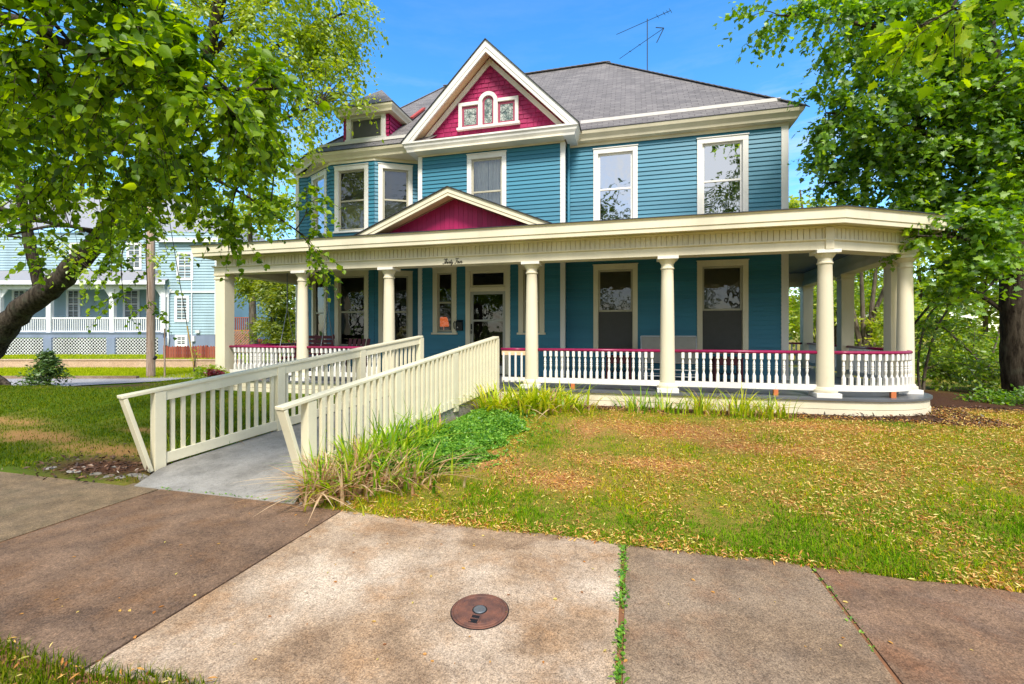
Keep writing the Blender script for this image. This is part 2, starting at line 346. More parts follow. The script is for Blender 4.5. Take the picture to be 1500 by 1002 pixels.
def link(name, me, mat, parent=None):
    o = bpy.data.objects.new(name, me); C.objects.link(o)
    if mat is not None:
        me.materials.clear(); me.materials.append(mat)
    if parent is not None:
        o.parent = parent
    return o
def add(name, mb, mat, parent=None, smooth=False, bevel=0.0, world=True):
    """links the builder's faces as one object; world: coordinates are world ones even under a parent"""
    me = bpy.data.meshes.new(name); me.from_pydata(mb.v, [], mb.f)
    if mb.uv:
        ul = me.uv_layers.new(name='UVMap')
        for p in me.polygons:
            u = mb.uv.get(p.index)
            if u:
                for li, c in zip(p.loop_indices, u): ul.data[li].uv = c
    me.validate()
    o = link(name, me, mat, parent)
    if parent is not None and world:
        w = Matrix.Identity(4); q = parent
        while q is not None:
            w = q.matrix_basis.copy() @ w if q.parent is None else q.matrix_parent_inverse @ q.matrix_basis @ w
            q = q.parent
        o.matrix_parent_inverse = w.inverted()
    if smooth:
        for p in me.polygons: p.use_smooth = True
    if bevel > 0:
        b = o.modifiers.new('soft edges', 'BEVEL'); b.width = bevel; b.segments = 2; b.limit_method = 'ANGLE'; b.angle_limit = R(40)
    return o
def thing(name, label, cat, loc=(0, 0, 0), rotz=0.0, group=None):
    o = bpy.data.objects.new(name, None); C.objects.link(o); o.empty_display_size = 0.2
    o.location = loc; o.rotation_euler = (0, 0, rotz)
    tag(o, label, cat, group); return o
def tag(o, label=None, cat=None, group=None, kind=None):
    if label: o['label'] = label
    if cat: o['category'] = cat
    if group: o['group'] = group
    if kind: o['kind'] = kind
    return o
def np_mesh(name, V, F, mat, parent=None, smooth=False):
    """V (n,3) array; F list of (m,k) index arrays with one face size each"""
    me = bpy.data.meshes.new(name)
    loops = np.concatenate([f.ravel() for f in F]).astype(np.int32)
    sizes = np.concatenate([np.full(len(f), f.shape[1], np.int32) for f in F])
    starts = np.concatenate([[0], np.cumsum(sizes)[:-1]]).astype(np.int32)
    me.vertices.add(len(V)); me.vertices.foreach_set('co', np.ascontiguousarray(V, np.float32).ravel())
    me.loops.add(len(loops)); me.loops.foreach_set('vertex_index', loops)
    me.polygons.add(len(sizes)); me.polygons.foreach_set('loop_start', starts); me.polygons.foreach_set('loop_total', sizes)
    if smooth: me.polygons.foreach_set('use_smooth', np.ones(len(sizes), bool))
    me.update(calc_edges=True)
    o = link(name, me, mat, parent)
    if parent is not None: o.matrix_parent_inverse = Matrix.Translation(parent.location).inverted() if parent.rotation_euler.z == 0 else parent.matrix_basis.inverted()
    return o
def unit(a): return a/np.maximum(np.linalg.norm(a, axis=-1, keepdims=True), 1e-9)
SKY_S = 0.13; SUN_S = 2.7; SUN_ANG = 15.0; EXPO = 1.0; NORTH = 1.4
# ------------------------------------------------------------------ THE HOUSE
DECK = 0.53; EAVE = 6.24; RBASE = 6.45
house = thing('house', 'large teal two storey Victorian house with cream trim, magenta gable and wraparound porch', 'house', (-3.0, 13.0, 0))

class Fr:
    """a wall plane: a start corner, a direction along the wall, outward on the right of travel"""
    def __init__(s, a, b):
        s.a = Vector((a[0], a[1], 0)); s.t = (Vector((b[0], b[1], 0))-s.a); s.len = s.t.length; s.t.normalize()
        s.n = Vector((s.t.y, -s.t.x, 0))
    def p(s, u, o, z): return s.a + s.t*u + s.n*o + Vector((0, 0, z))
    def box(s, mb, u0, u1, o0, o1, z0, z1):
        mb.hexa([s.p(u0, o1, z0), s.p(u1, o1, z0), s.p(u1, o0, z0), s.p(u0, o0, z0), s.p(u0, o1, z1), s.p(u1, o1, z1), s.p(u1, o0, z1), s.p(u0, o0, z1)])

def siding(mb, fr, z0, z1, holes=(), u0=0.0, u1=None, e=0.102, lip=0.025):
    """lapped boards: each course leans out to a drip edge; openings are left free"""
    u1 = fr.len if u1 is None else u1
    z = z0; k = 0
    while z < z1-1e-6:
        zt = min(z+e, z1)
        cuts = {z, zt}
        for h in holes:
            for q in (h[2], h[3]):
                if z < q < zt: cuts.add(q)
        cs = sorted(cuts)
        for a, b in zip(cs, cs[1:]):
            mid = (a+b)/2
            iv = [(u0, u1)]
            for h in holes:
                if h[2] <= mid <= h[3]:
                    nv = []
                    for p, q in iv:
                        if h[0] > p: nv.append((p, min(q, h[0])))
                        if h[1] < q: nv.append((max(p, h[1]), q))
                    iv = [(p, q) for p, q in nv if q > p+1e-4]
            oa = 0.003+(lip-0.003)*(zt-a)/(zt-z); ob = 0.003+(lip-0.003)*(zt-b)/(zt-z)
            for p, q in iv:
                mb.face([fr.p(p, oa, a), fr.p(q, oa, a), fr.p(q, ob, b), fr.p(p, ob, b)])
                if a == z: mb.face([fr.p(p, 0.0, a), fr.p(q, 0.0, a), fr.p(q, oa, a), fr.p(p, oa, a)])
        z = zt; k += 1

W_R = Fr((-1.57, 11.30), (3.33, 11.30)); W_M = Fr((-5.36, 10.90), (-1.57, 10.90))
W_BR = Fr((-6.61, 10.78), (-5.36, 11.45)); W_BF = Fr((-7.96, 10.78), (-6.61, 10.78)); W_BL = Fr((-9.21, 11.45), (-7.96, 10.78))
W_L = Fr((-9.60, 11.45), (-9.21, 11.45)); W_MR = Fr((-1.57, 10.90), (-1.57, 11.30)); W_ML = Fr((-5.36, 11.45), (-5.36, 10.90))
W_SR = Fr((3.33, 11.30), (3.33, 19.5)); W_SL = Fr((-9.60, 19.5), (-9.60, 11.45)); W_BK = Fr((3.33, 19.5), (-9.60, 19.5))

# windows: wall, u0, u1 (outer casing), z0 (under the sill), z1, storey, backing
WIN = []
def win(fr, u0, u1, z0, z1, pane, back=None, shade=0.0, meet=0.5, casing=0.115, tr='white'):
    WIN.append((fr, u0, u1, z0, z1, pane, back, shade, meet, casing, tr))
ux = lambda fr, x: x-fr.a.x
win(W_R, ux(W_R, -0.90), ux(W_R, 0.145), 4.15, 6.05, 'glass_up')
win(W_R, ux(W_R, 1.47), ux(W_R, 2.55), 4.15, 6.05, 'glass_up')
win(W_M, ux(W_M, -4.03), ux(W_M, -3.0), 4.25, 6.07, 'glass_mid', 'curtain')
win(W_BF, 0.15, 1.18, 4.27, 6.07, 'glass_mid', 'screen', 0.52)
win(W_BR, 0.10, 0.99, 4.27, 6.07, 'glass_mid', 'screen', 0.52)
win(W_BL, 0.30, 1.22, 4.27, 6.07, 'glass_up')
win(W_R, ux(W_R, -0.90), ux(W_R, 0.145), 1.10, 3.22, 'glass_low', 'screen', 0.5, 0.49, tr='cream')
win(W_R, ux(W_R, 1.47), ux(W_R, 2.55), 1.10, 3.22, 'glass_low', 'screen', 0.5, 0.49, tr='cream')
win(W_BF, 0.15, 1.18, 1.15, 3.22, 'glass_low', None, 0, 0.49, tr='cream')
win(W_BR, 0.10, 0.99, 1.15, 3.22, 'glass_low', None, 0, 0.49, tr='cream')
win(W_BL, 0.30, 1.22, 1.15, 3.22, 'glass_low', None, 0, 0.49, tr='cream')
win(W_M, ux(W_M, -4.97), ux(W_M, -4.32), 1.53, 3.24, 'glass_clear', None, 0, 0.5, 0.12, 'cream')
win(W_M, ux(W_M, -2.69), ux(W_M, -2.04), 1.53, 3.24, 'glass_low', None, 0, 0.5, 0.12, 'cream')
DOOR = (W_M, ux(W_M, -4.07), ux(W_M, -2.90), DECK, 3.25)

def hole_list(fr):
    h = [(u0+ca-0.01, u1-ca+0.01, z0+0.07, z1-ca+0.01) for f, u0, u1, z0, z1, pane, back, sh, me, ca, tr in WIN if f is fr]
    if fr is DOOR[0]: h.append((DOOR[1]+0.1, DOOR[2]-0.1, DECK, DOOR[4]-0.1))
    return h
TOP = 6.155
for frs in ((W_R, W_MR), (W_M, W_ML), (W_L, W_BL, W_BF, W_BR), (W_SR,), (W_SL,), (W_BK,)):
    mb = MB()
    for fr in frs:
        siding(mb, fr, 0.20 if fr in (W_SR, W_SL, W_BK) else DECK, TOP, hole_list(fr))
    add('siding_wall', mb, M['teal'], house)

# corner boards, water table, frieze under the eave
def corner(*boxes):
    mb = MB()
    for fr, *b in boxes: fr.box(mb, *b)
    add('corner_board', mb, M['white'], house, bevel=0.004)
corner((W_R, W_R.len-0.115, W_R.len+0.03, -0.02, 0.034, DECK, TOP), (W_SR, 0.0, 0.13, 0.0, 0.0305, DECK, TOP))
corner((W_M, -0.03, 0.085, -0.02, 0.034, DECK, TOP)); corner((W_L, -0.03, 0.085, -0.02, 0.034, DECK, TOP))
corner((W_M, W_M.len-0.085, W_M.len+0.03, -0.02, 0.034, DECK, TOP), (W_MR, 0.0, 0.10, 0.0, 0.0305, DECK, TOP))
corner((W_SR, 8.05, 8.2, 0.0, 0.03, DECK, TOP))

for w in WIN:
    fr, u0, u1, z0, z1, pane, back, shade, meet, ca, tr = w
    wmb = MB(); T = M[tr]
    fr.box(wmb, u0, u0+ca, -0.01, 0.042, z0+0.05, z1-ca-0.001)
    fr.box(wmb, u1-ca, u1, -0.01, 0.042, z0+0.05, z1-ca-0.001)
    fr.box(wmb, u0, u1, -0.01, 0.044, z1-ca, z1)
    fr.box(wmb, u0-0.015, u1+0.015, -0.01, 0.062, z1+0.0005, z1+0.022)
    fr.box(wmb, u0-0.03, u1+0.03, -0.10, 0.075, z0, z0+0.0495)
    for a, b in ((u0+ca-0.02, u0+ca-0.0005), (u1-ca+0.0005, u1-ca+0.02)): fr.box(wmb, a, b, -0.12, -0.0105, z0+0.05, z1-ca)
    fr.box(wmb, u0+ca, u1-ca, -0.12, -0.0105, z1-ca+0.0005, z1-ca+0.02)
    wo = add('window', wmb, T, house, bevel=0.004)
    a0, a1, b0, b1 = u0+ca, u1-ca, z0+0.05, z1-ca
    s = 0.045; zm = b0+(b1-b0)*meet
    smb = MB()
    fr.box(smb, a0+0.001, a0+s, -0.05, -0.018, b0+0.001, b1-0.001); fr.box(smb, a1-s, a1-0.001, -0.05, -0.018, b0+0.001, b1-0.001)
    fr.box(smb, a0+s+0.0005, a1-s-0.0005, -0.05, -0.0185, b0+0.001, b0+0.065); fr.box(smb, a0+s+0.0005, a1-s-0.0005, -0.05, -0.0185, b1-s, b1-0.001)
    fr.box(smb, a0+s+0.0005, a1-s-0.0005, -0.052, -0.012, zm-0.022, zm+0.022)
    add('sash', smb, M['white'] if z0 > 4 and back is None else M['sash'], wo, bevel=0.003)
    for q0, q1, oo in ((b0+0.065, zm-0.022, -0.036), (zm+0.022, b1-s, -0.030)):
        pm = MB(); pm.face([fr.p(a0+s, oo, q0), fr.p(a1-s, oo, q0), fr.p(a1-s, oo, q1), fr.p(a0+s, oo, q1)])
        add('pane', pm, M[pane], wo)
    if back == 'screen' and z0 < 4:
        cm = MB(); fr.box(cm, a0+0.012, a1-0.012, -0.0175, -0.0125, b0+0.012, zm-0.0225); add('insect_screen', cm, M['screen'], wo)
    if back == 'curtain':
        cm = MB(); n = 60; prev = None
        for k in range(n+1):
            u = a0+(a1-a0)*k/n; o = -0.16+0.018*math.sin(k*0.9)+0.012*math.sin(k*0.37+1)
            g = abs(u-(a0+a1)/2) < 0.012
            if prev and not g: cm.face([fr.p(prev[0], prev[1], b0), fr.p(u, o, b0), fr.p(u, o, b1), fr.p(prev[0], prev[1], b1)])
            prev = (u, o)
        add('curtain', cm, M['curtain'], wo)
    elif back:
        cm = MB(); fr.box(cm, a0-0.02, a1+0.02, -0.135, -0.13, b0+(b1-b0)*(1-shade) if z0 < 4 else b0, b1 if z0 < 4 else b0+(b1-b0)*shade)
        add('roller_blind', cm, M['blind'], wo)
        if z0 > 4:
            cm = MB(); fr.box(cm, a0-0.02, a1+0.02, -0.1285, -0.125, zm, b1); add('window_shade', cm, plain('grey window shade', (0.16, 0.155, 0.15), 0.9), wo)

# the rooms behind the panes, their darkness put into the near-black wall colour
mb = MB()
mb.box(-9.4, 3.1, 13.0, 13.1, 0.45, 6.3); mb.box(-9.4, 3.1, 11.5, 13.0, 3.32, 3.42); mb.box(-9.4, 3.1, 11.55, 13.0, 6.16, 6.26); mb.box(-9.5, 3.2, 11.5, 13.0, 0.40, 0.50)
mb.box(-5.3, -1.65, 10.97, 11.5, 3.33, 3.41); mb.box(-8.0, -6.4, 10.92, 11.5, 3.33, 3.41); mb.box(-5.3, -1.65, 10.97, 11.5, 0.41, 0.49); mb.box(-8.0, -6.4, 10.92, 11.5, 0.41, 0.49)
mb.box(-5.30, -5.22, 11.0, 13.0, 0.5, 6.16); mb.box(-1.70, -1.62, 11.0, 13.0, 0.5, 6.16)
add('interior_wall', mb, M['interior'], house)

# front door with storm door and transom
fr, u0, u1, z0, z1 = DOOR
mb = MB(); ca = 0.12
fr.box(mb, u0, u0+ca, -0.01, 0.045, z0, z1-ca-0.001); fr.box(mb, u1-ca, u1, -0.01, 0.045, z0, z1-ca-0.001); fr.box(mb, u0, u1, -0.01, 0.047, z1-ca, z1); fr.box(mb, u0-0.015, u1+0.015, -0.01, 0.066, z1+0.0005, z1+0.022)
fr.box(mb, u0+ca+0.0005, u1-ca-0.0005, -0.06, 0.02, 2.615, 2.70); fr.box(mb, u0+ca+0.0005, u1-ca-0.0005, -0.058, 0.05, 2.7005, 2.72)
d = add('door', mb, M['cream'], house, bevel=0.004)
mb = MB(); a0, a1 = u0+ca+0.001, u1-ca-0.001
fr.box(mb, a0, a0+0.055, -0.055, 0.0, 2.7205, z1-ca-0.001); fr.box(mb, a1-0.055, a1, -0.055, 0.0, 2.7205, z1-ca-0.001); fr.box(mb, a0+0.056, a1-0.056, -0.055, -0.001, 2.7205, 2.775); fr.box(mb, a0+0.056, a1-0.056, -0.055, -0.001, z1-ca-0.055, z1-ca-0.001)
add('transom_frame', mb, M['cream'], d)
mb = MB(); mb.face([fr.p(a0+0.05, -0.03, 2.77), fr.p(a1-0.05, -0.03, 2.77), fr.p(a1-0.05, -0.03, z1-ca-0.05), fr.p(a0+0.05, -0.03, z1-ca-0.05)])
add('pane', mb, M['glass_low'], d)
mb = MB()
fr.box(mb, a0, a0+0.075, -0.04, 0.005, z0+0.02, 2.614); fr.box(mb, a1-0.075, a1, -0.04, 0.005, z0+0.02, 2.614); fr.box(mb, a0+0.0755, a1-0.0755, -0.04, 0.004, 2.54, 2.614)
fr.box(mb, a0+0.0755, a1-0.0755, -0.04, 0.004, z0+0.02, z0+0.22); fr.box(mb, a0+0.0755, a1-0.0755, -0.038, 0.008, 1.86, 1.905)
add('storm_door', mb, M['doorgrey'], d, bevel=0.003)
for q0, q1 in ((z0+0.22, 1.86), (1.905, 2.54)):
    mb = MB(); mb.face([fr.p(a0+0.07, -0.02, q0), fr.p(a1-0.07, -0.02, q0), fr.p(a1-0.07, -0.02, q1), fr.p(a0+0.07, -0.02, q1)]); add('pane', mb, M['glass_low'], d)
mb = MB(); fr.box(mb, a0+0.02, a0+0.05, 0.0055, 0.03, 1.66, 1.80); fr.box(mb, a0+0.025, a0+0.045, 0.0302, 0.055, 1.55, 1.63)
add('handle', mb, M['black'], d)
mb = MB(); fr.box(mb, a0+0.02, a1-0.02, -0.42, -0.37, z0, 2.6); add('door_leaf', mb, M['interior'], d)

# ---- roofs
def uvpoly(mb, pts, eave_dir, flip=False):
    """a roof facet with courses parallel to eave_dir"""
    P = [Vector(p) for p in pts]; e = Vector(eave_dir).normalized()
    n = Vector((0, 0, 0))
    for i in range(len(P)): n += P[i].cross(P[(i+1) % len(P)])
    n.normalize()
    if n.z < 0: P.reverse(); n = -n
    up = n.cross(e); up = up if up.z > 0 else -up
    o = P[0]
    mb.face(P, [((p-o).dot(e), (p-o).dot(up)) for p in P])
X1, Y1 = 3.61, 11.02
apR = (-0.765, 15.4, 10.52); apL = (-6.6, 15.4, 10.52)
mb = MB()
uvpoly(mb, [(-1.2, Y1, RBASE), (X1, Y1, RBASE), apR, (-3.4, 15.4, 10.52), (-3.4, 13.3, 8.57)], (1, 0, 0))
uvpoly(mb, [(X1, Y1, RBASE), (X1, 19.8, RBASE), apR], (0, 1, 0))
uvpoly(mb, [(X1, 19.8, RBASE), (-9.9, 19.8, RBASE), apL, apR], (1, 0, 0))
uvpoly(mb, [(-8.62, 10.6, RBASE), (-5.0, 10.6, RBASE), (-3.4, 13.2, 8.64), (-3.4, 15.4, 10.52), apL], (1, 0, 0))
uvpoly(mb, [(-9.9, 11.4, RBASE), (-8.62, 10.6, RBASE), apL], (0.85, -0.53, 0))
uvpoly(mb, [(-9.9, 19.8, RBASE), (-9.9, 11.4, RBASE), apL], (0, 1, 0))
roof = add('roof', mb, M['roof'], house)
mb = MB()   # ridge and hip caps
for a, b in ((apL, apR), (apR, (X1, Y1, RBASE)), (apL, (-8.62, 10.6, RBASE)), (apR, (X1, 19.8, RBASE))):
    a, b = Vector(a), Vector(b); n = int((b-a).length/0.2)
    for k in range(n):
        p, q = a.lerp(b, k/n), a.lerp(b, (k+1.2)/n); mb.beam(p+Vector((0, 0, 0.012)), q+Vector((0, 0, 0.0)), 0.2, 0.018)
add('ridge_cap', mb, plain('ridge cap shingle', (0.20, 0.185, 0.185), 0.9, var=0.3, scale=6), roof)
# cornice: soffit and crown follow the eave
eave_main = [(-1.57, 11.30), (3.33, 11.30), (3.33, 19.5)]
crown = [(0.14, EAVE), (0.17, EAVE-0.0), (0.185, EAVE+0.05), (0.235, EAVE+0.11), (0.26, EAVE+0.13), (0.28, EAVE+0.185), (0.28, EAVE+0.205), (0.14, EAVE+0.205)]
soffit = [(-0.02, EAVE-0.09), (0.03, EAVE-0.09), (0.03, EAVE-0.012), (0.1395, EAVE-0.012), (0.1395, EAVE+0.03), (-0.02, EAVE+0.03)]
eave_left = [(-9.60, 19.5), (-9.60, 11.62), (-8.45, 10.88), (-5.2, 10.88)]
mb = MB(); mb.sweep(eave_main, crown); mb.sweep(eave_left, crown)
add('cornice', mb, M['cream'], house)
mb = MB(); mb.sweep(eave_main, soffit)
mb.sweep([(-9.60, 19.5), (-9.60, 11.45), (-9.21, 11.45), (-7.96, 10.78), (-6.61, 10.78), (-5.36, 11.45)], [(-0.02, EAVE-0.09), (0.03, EAVE-0.09), (0.03, EAVE-0.012), (-0.02, EAVE-0.012)])
mb.prism([(-9.6, 11.62, EAVE-0.0115), (-8.45, 10.72, EAVE-0.0115), (-5.3, 10.72, EAVE-0.0115), (-5.3, 11.6, EAVE-0.0115)], (0, 0, 0.03))
add('soffit', mb, M['cream'], house)
mb = MB(); sh = [(0.05, EAVE+0.206), (0.295, EAVE+0.206), (0.295, EAVE+0.222), (0.05, EAVE+0.245)]
mb.sweep(eave_main, sh); mb.sweep(eave_left, sh); add('roof_edge', mb, M['drip'], roof)
for ga, gb, gh_ in (((-1.22, 11.36, RBASE+0.93*0.34+0.03), (3.22, 11.36, RBASE+0.93*0.34+0.03), 0.075), ((-8.40, 10.90, RBASE+0.28+0.03), (-5.55, 10.90, RBASE+0.28+0.03), 0.075)):
    mb = MB(); mb.beam(ga, gb, 0.03, gh_); add('gutter', mb, M['gutter'], house)

# ---- gables (big street gable, and the low one over the porch steps)
def gable(cx, half, z0, za, yf, yw, yback, board, inner, name_w, wallmat, soffmat, sh=None, roofdrop=None):
    g = {}
    def rake(mb, side, y0, y1, off0, off1):
        """a sloped bar between two depths under the roof line, measured down square to the slope"""
        d = Vector((half*side, 0, z0-za)); d.normalize(); n = Vector((-d.z*side, 0, d.x*side)); n = n if n.z > 0 else -n
        A = Vector((cx, 0, za)); B = Vector((cx+half*side, 0, z0))
        def pt(base, off, plumb):
            if plumb: return Vector((cx, 0, za-off/abs(n.z)))        # mitre at the peak
            return base-n*off
        q = [pt(A, off0, True), pt(B, off0, False), pt(B, off1, False), pt(A, off1, True)]
        # foot cut level with the cornice
        for k in (1, 2):
            t = (z0-q[k].z)/d.z; q[k] = q[k]+d*t
        mb.prism([(p.x, y0, p.z) for p in q], (0, y1-y0, 0))
    slope = (za-z0)/half
    mb = MB()
    for s in (-1, 1): rake(mb, s, yf, yf+0.06, 0.0, board*0.62); rake(mb, s, yf+0.012, yf+0.06, board*0.62+0.0005, board)
    for s in (-1, 1): rake(mb, s, yw-0.045, yw, board*0.9, board*0.9+inner)
    g['rake'] = add('gable_rake', mb, M['white'] if soffmat == 'peach' and z0 > 5 else M['cream'], house)
    mb = MB()
    for s in (-1, 1): rake(mb, s, yf+0.0605, yw+0.1, board*0.55, board*0.55+0.03)
    add('gable_soffit', mb, M[soffmat], house)
    mb = MB()
    for s in (-1, 1):
        a = Vector((cx, yf-0.03, za+0.012)); b = Vector((cx+s*(half+0.03), yf-0.03, z0+0.012-0.03*slope))
        uvpoly(mb, [a, b, (b.x, yback if roofdrop is None else roofdrop, b.z), (cx, yback, za+0.012)], (0, 1, 0))
    add('gable_roof', mb, M['roof'], house)
    mb = MB()
    for s in (-1, 1): rake(mb, s, yf-0.03, yf+0.05, -0.016, -0.001)
    add('roof_edge', mb, M['drip'], house)
    return g
GX = -3.42
gable(GX, 2.24, 6.42, 8.68, 10.50, 10.88, 13.4, 0.20, 0.11, 'gable_wall', 'magenta', 'peach', roofdrop=11.4)
gable(-3.39, 1.975, 3.55, 4.36, 8.08, 8.42, 10.4, 0.145, 0.0, 'pediment', 'magenta', 'peach', roofdrop=8.4)
# shingled gable wall: every shingle a thin wedge
mb = MB(); rows = 0.112; z = 6.38
mb.face([(GX-2.2, 10.885, 6.35), (GX+2.2, 10.885, 6.35), (GX, 10.885, 8.6)])
rr = random.Random(3)
while z < 8.45:
    hw = (8.50-z)*0.99; x = GX-hw+rr.uniform(-0.1, 0)
    while x < GX+hw:
        w = rr.choice((0.10, 0.13, 0.16, 0.19)); o = rr.uniform(0.014, 0.022); dz = rr.uniform(-0.004, 0.004)
        xa, xb = max(x, GX-hw), min(x+w-0.013, GX+hw)
        if xb > xa+0.01:
            zb, zt = z+dz, z+rows+0.01
            mb.hexa([(xa, 10.88-o, zb), (xb, 10.88-o, zb), (xb, 10.884, zb), (xa, 10.884, zb), (xa, 10.88-0.003, zt), (xb, 10.88-0.003, zt), (xb, 10.884, zt), (xa, 10.884, zt)])
        x += w
    z += rows
add('shingled_gable_wall', mb, M['magenta'], house)
# gable cornice with a little pent roof on top
mb = MB()
mb.sweep([(-5.53, 11.3), (-5.53, 10.63), (-1.31, 10.63), (-1.31, 11.3)], [(-0.2, 6.19), (0.03, 6.19), (0.045, 6.24), (0.085, 6.30), (0.095, 6.345), (0.128, 6.38), (0.128, 6.418), (-0.2, 6.44)])
mb.prism([(-5.45, 10.64, 6.30), (-1.40, 10.64, 6.30), (-1.40, 10.9, 6.30), (-5.45, 10.9, 6.30)], (0, 0, 0.14))
add('gable_cornice', mb, M['white'], house)
mb = MB(); mb.box(-5.34, -1.55, 10.55, 10.91, 6.175, 6.189); mb.sweep([(-5.36, 11.3), (-5.36, 10.90), (-1.57, 10.90), (-1.57, 11.3)], [(-0.02, 6.14), (0.03, 6.14), (0.03, 6.1745), (-0.02, 6.1745)])
add('gable_cornice_soffit', mb, M['cream'], house)
# three-light attic window
def arch_poly(cx, w, zb, zs, n=14):
    return [(cx-w, zb)] + [(cx-w*math.cos(math.pi*k/n), zs+w*math.sin(math.pi*k/n)) for k in range(n+1)] + [(cx+w, zb)]
AX = -3.46; ZB = 6.70
mb = MB(); yq = 10.865
for a, b in ((-0.78, -0.26), (0.26, 0.78)):
    mb.box(AX+a, AX+b, yq-0.06, yq+0.01, 7.30, 7.385)
    mb.box(AX+(a if a < 0 else b-0.085), AX+(a+0.085 if a < 0 else b), yq-0.058, yq+0.01, ZB+0.06, 7.2995)
for s in (-1, 1): mb.box(AX+s*0.20-0.055, AX+s*0.20+0.055, yq-0.062, yq+0.01, ZB+0.06, 7.34)
mb.box(AX-0.82, AX+0.82, yq-0.085, yq+0.01, ZB, ZB+0.0595)
n = 14
for k in range(n):
    t0, t1 = math.pi*k/n, math.pi*(k+1)/n
    q = [(AX-r*math.cos(t), 7.34+r*math.sin(t)) for r, t in ((0.25, t0), (0.25, t1), (0.15, t1), (0.15, t0))]
    mb.prism([(x, yq-0.062, zz) for x, zz in q], (0, 0.07, 0))
aw = add('attic_window', mb, M['white'], house, bevel=0.004)
mb = MB()
for a, b in ((-0.69, -0.26), (0.26, 0.69)):
    mb.box(AX+a, AX+a+0.05, yq-0.02, yq+0.0, ZB+0.0605, 7.2995); mb.box(AX+b-0.05, AX+b, yq-0.02, yq+0.0, ZB+0.0605, 7.2995); mb.box(AX+a+0.051, AX+b-0.051, yq-0.019, yq+0.0, ZB+0.0605, ZB+0.12); mb.box(AX+a+0.051, AX+b-0.051, yq-0.019, yq, 7.24, 7.2995)
for s in (-1, 1): mb.box(AX+s*0.122-0.022, AX+s*0.122+0.022, yq-0.02, yq, ZB+0.0605, 7.34)
mb.box(AX-0.0995, AX+0.0995, yq-0.019, yq, ZB+0.0605, ZB+0.115)
for k in range(n):
    t0, t1 = math.pi*k/n, math.pi*(k+1)/n
    q = [(AX-r*math.cos(t), 7.34+r*math.sin(t)) for r, t in ((0.148, t0), (0.148, t1), (0.10, t1), (0.10, t0))]
    mb.prism([(x, yq-0.02, zz) for x, zz in q], (0, 0.02, 0))
add('sash', mb, plain('faded rose sash', (0.34, 0.055, 0.10), 0.6), aw)
for poly in ([(AX-0.645, ZB+0.115), (AX-0.305, ZB+0.115), (AX-0.305, 7.245), (AX-0.645, 7.245)], [(AX+0.305, ZB+0.115), (AX+0.645, ZB+0.115), (AX+0.645, 7.245), (AX+0.305, 7.245)], arch_poly(AX, 0.103, ZB+0.11, 7.34)):
    mb = MB(); mb.face([(x, yq-0.010, zz) for x, zz in poly]); add('pane', mb, M['stained'], aw)
# porch pediment: flat magenta boards, and its level cornice
mb = MB()
for k in range(38):
    x0 = -3.39-1.86+k*0.098; x1 = x0+0.094; xm = (x0+x1)/2
    h = lambda x: 3.56+max(0.0, (1.9-abs(x+3.39))*0.41)
    mb.hexa([(x0, 8.405, 3.52), (x1, 8.405, 3.52), (x1, 8.42, 3.52), (x0, 8.42, 3.52), (x0, 8.405, h(x0)), (x1, 8.405, h(x1)), (x1, 8.42, h(x1)), (x0, 8.42, h(x0))])
add('pediment_panel', mb, M['magenta'], house)

# ---- dormer
DX0, DX1, DY = -7.85, -6.42, 11.22
dr = thing_part = bpy.data.objects.new('dormer', None); C.objects.link(dr); dr.parent = house; dr.matrix_parent_inverse = Matrix.Translation(house.location).inverted()
mb = MB(); dF = Fr((DX0, DY), (DX1, DY)); dR = Fr((DX1, DY), (DX1, 13.0)); dL = Fr((DX0, 13.0), (DX0, DY))
for fr in (dF, dR, dL): siding(mb, fr, 6.6, 7.60, [(0.14, 1.29, 6.95, 7.6)] if fr is dF else (), e=0.115, lip=0.022)
add('shingled_wall', mb, M['magenta'], dr)
mb = MB()
dF.box(mb, 0.10, 0.235, -0.02, 0.04, 6.98, 7.5995); dF.box(mb, 1.195, 1.33, -0.02, 0.04, 6.98, 7.5995); dF.box(mb, 0.07, 1.36, -0.02, 0.06, 6.90, 6.9795); dF.box(mb, 0.2355, 1.1945, -0.02, 0.038, 7.55, 7.599)
dw = add('dormer_window', mb, M['white'], dr, bevel=0.004)
mb = MB(); dF.box(mb, 0.236, 0.28, -0.04, 0.0, 6.98, 7.549); dF.box(mb, 1.15, 1.194, -0.04, 0.0, 6.98, 7.549); dF.box(mb, 0.2805, 1.1495, -0.04, -0.001, 6.98, 7.02); dF.box(mb, 0.2805, 1.1495, -0.04, -0.001, 7.50, 7.549)
add('sash', mb, M['sash'], dw)
mb = MB(); dF.box(mb, 0.27, 1.16, -0.035, -0.025, 7.0, 7.52); add('screen', mb, M['screen'], dw)
mb = MB(); dpath = [(DX0, 13.2), (DX0, DY), (DX1, DY), (DX1, 13.2)]
mb.sweep(dpath, [(-0.03, 7.585), (0.15, 7.60), (0.16, 7.66), (0.20, 7.74), (0.20, 7.80), (-0.03, 7.80)])
add('dormer_cornice', mb, M['cream'], dr)
mb = MB(); mb.sweep(dpath, [(0.05, 7.8005), (0.215, 7.8005), (0.215, 7.815), (0.05, 7.83)]); add('roof_edge', mb, M['drip'], dr)
mb = MB(); ax = (DX0+DX1)/2; e0, e1, ey = DX0-0.2, DX1+0.2, DY-0.2
uvpoly(mb, [(e0, ey, 7.815), (e1, ey, 7.815), (ax, 12.03, 8.75)], (1, 0, 0))
uvpoly(mb, [(e1, ey, 7.815), (e1, 13.2, 7.815), (ax, 13.6, 8.75), (ax, 12.03, 8.75)], (0, 1, 0)); uvpoly(mb, [(e0, ey, 7.815), (e0, 13.2, 7.815), (ax, 13.6, 8.75), (ax, 12.03, 8.75)], (0, 1, 0))
add('dormer_roof', mb, M['roof'], dr)
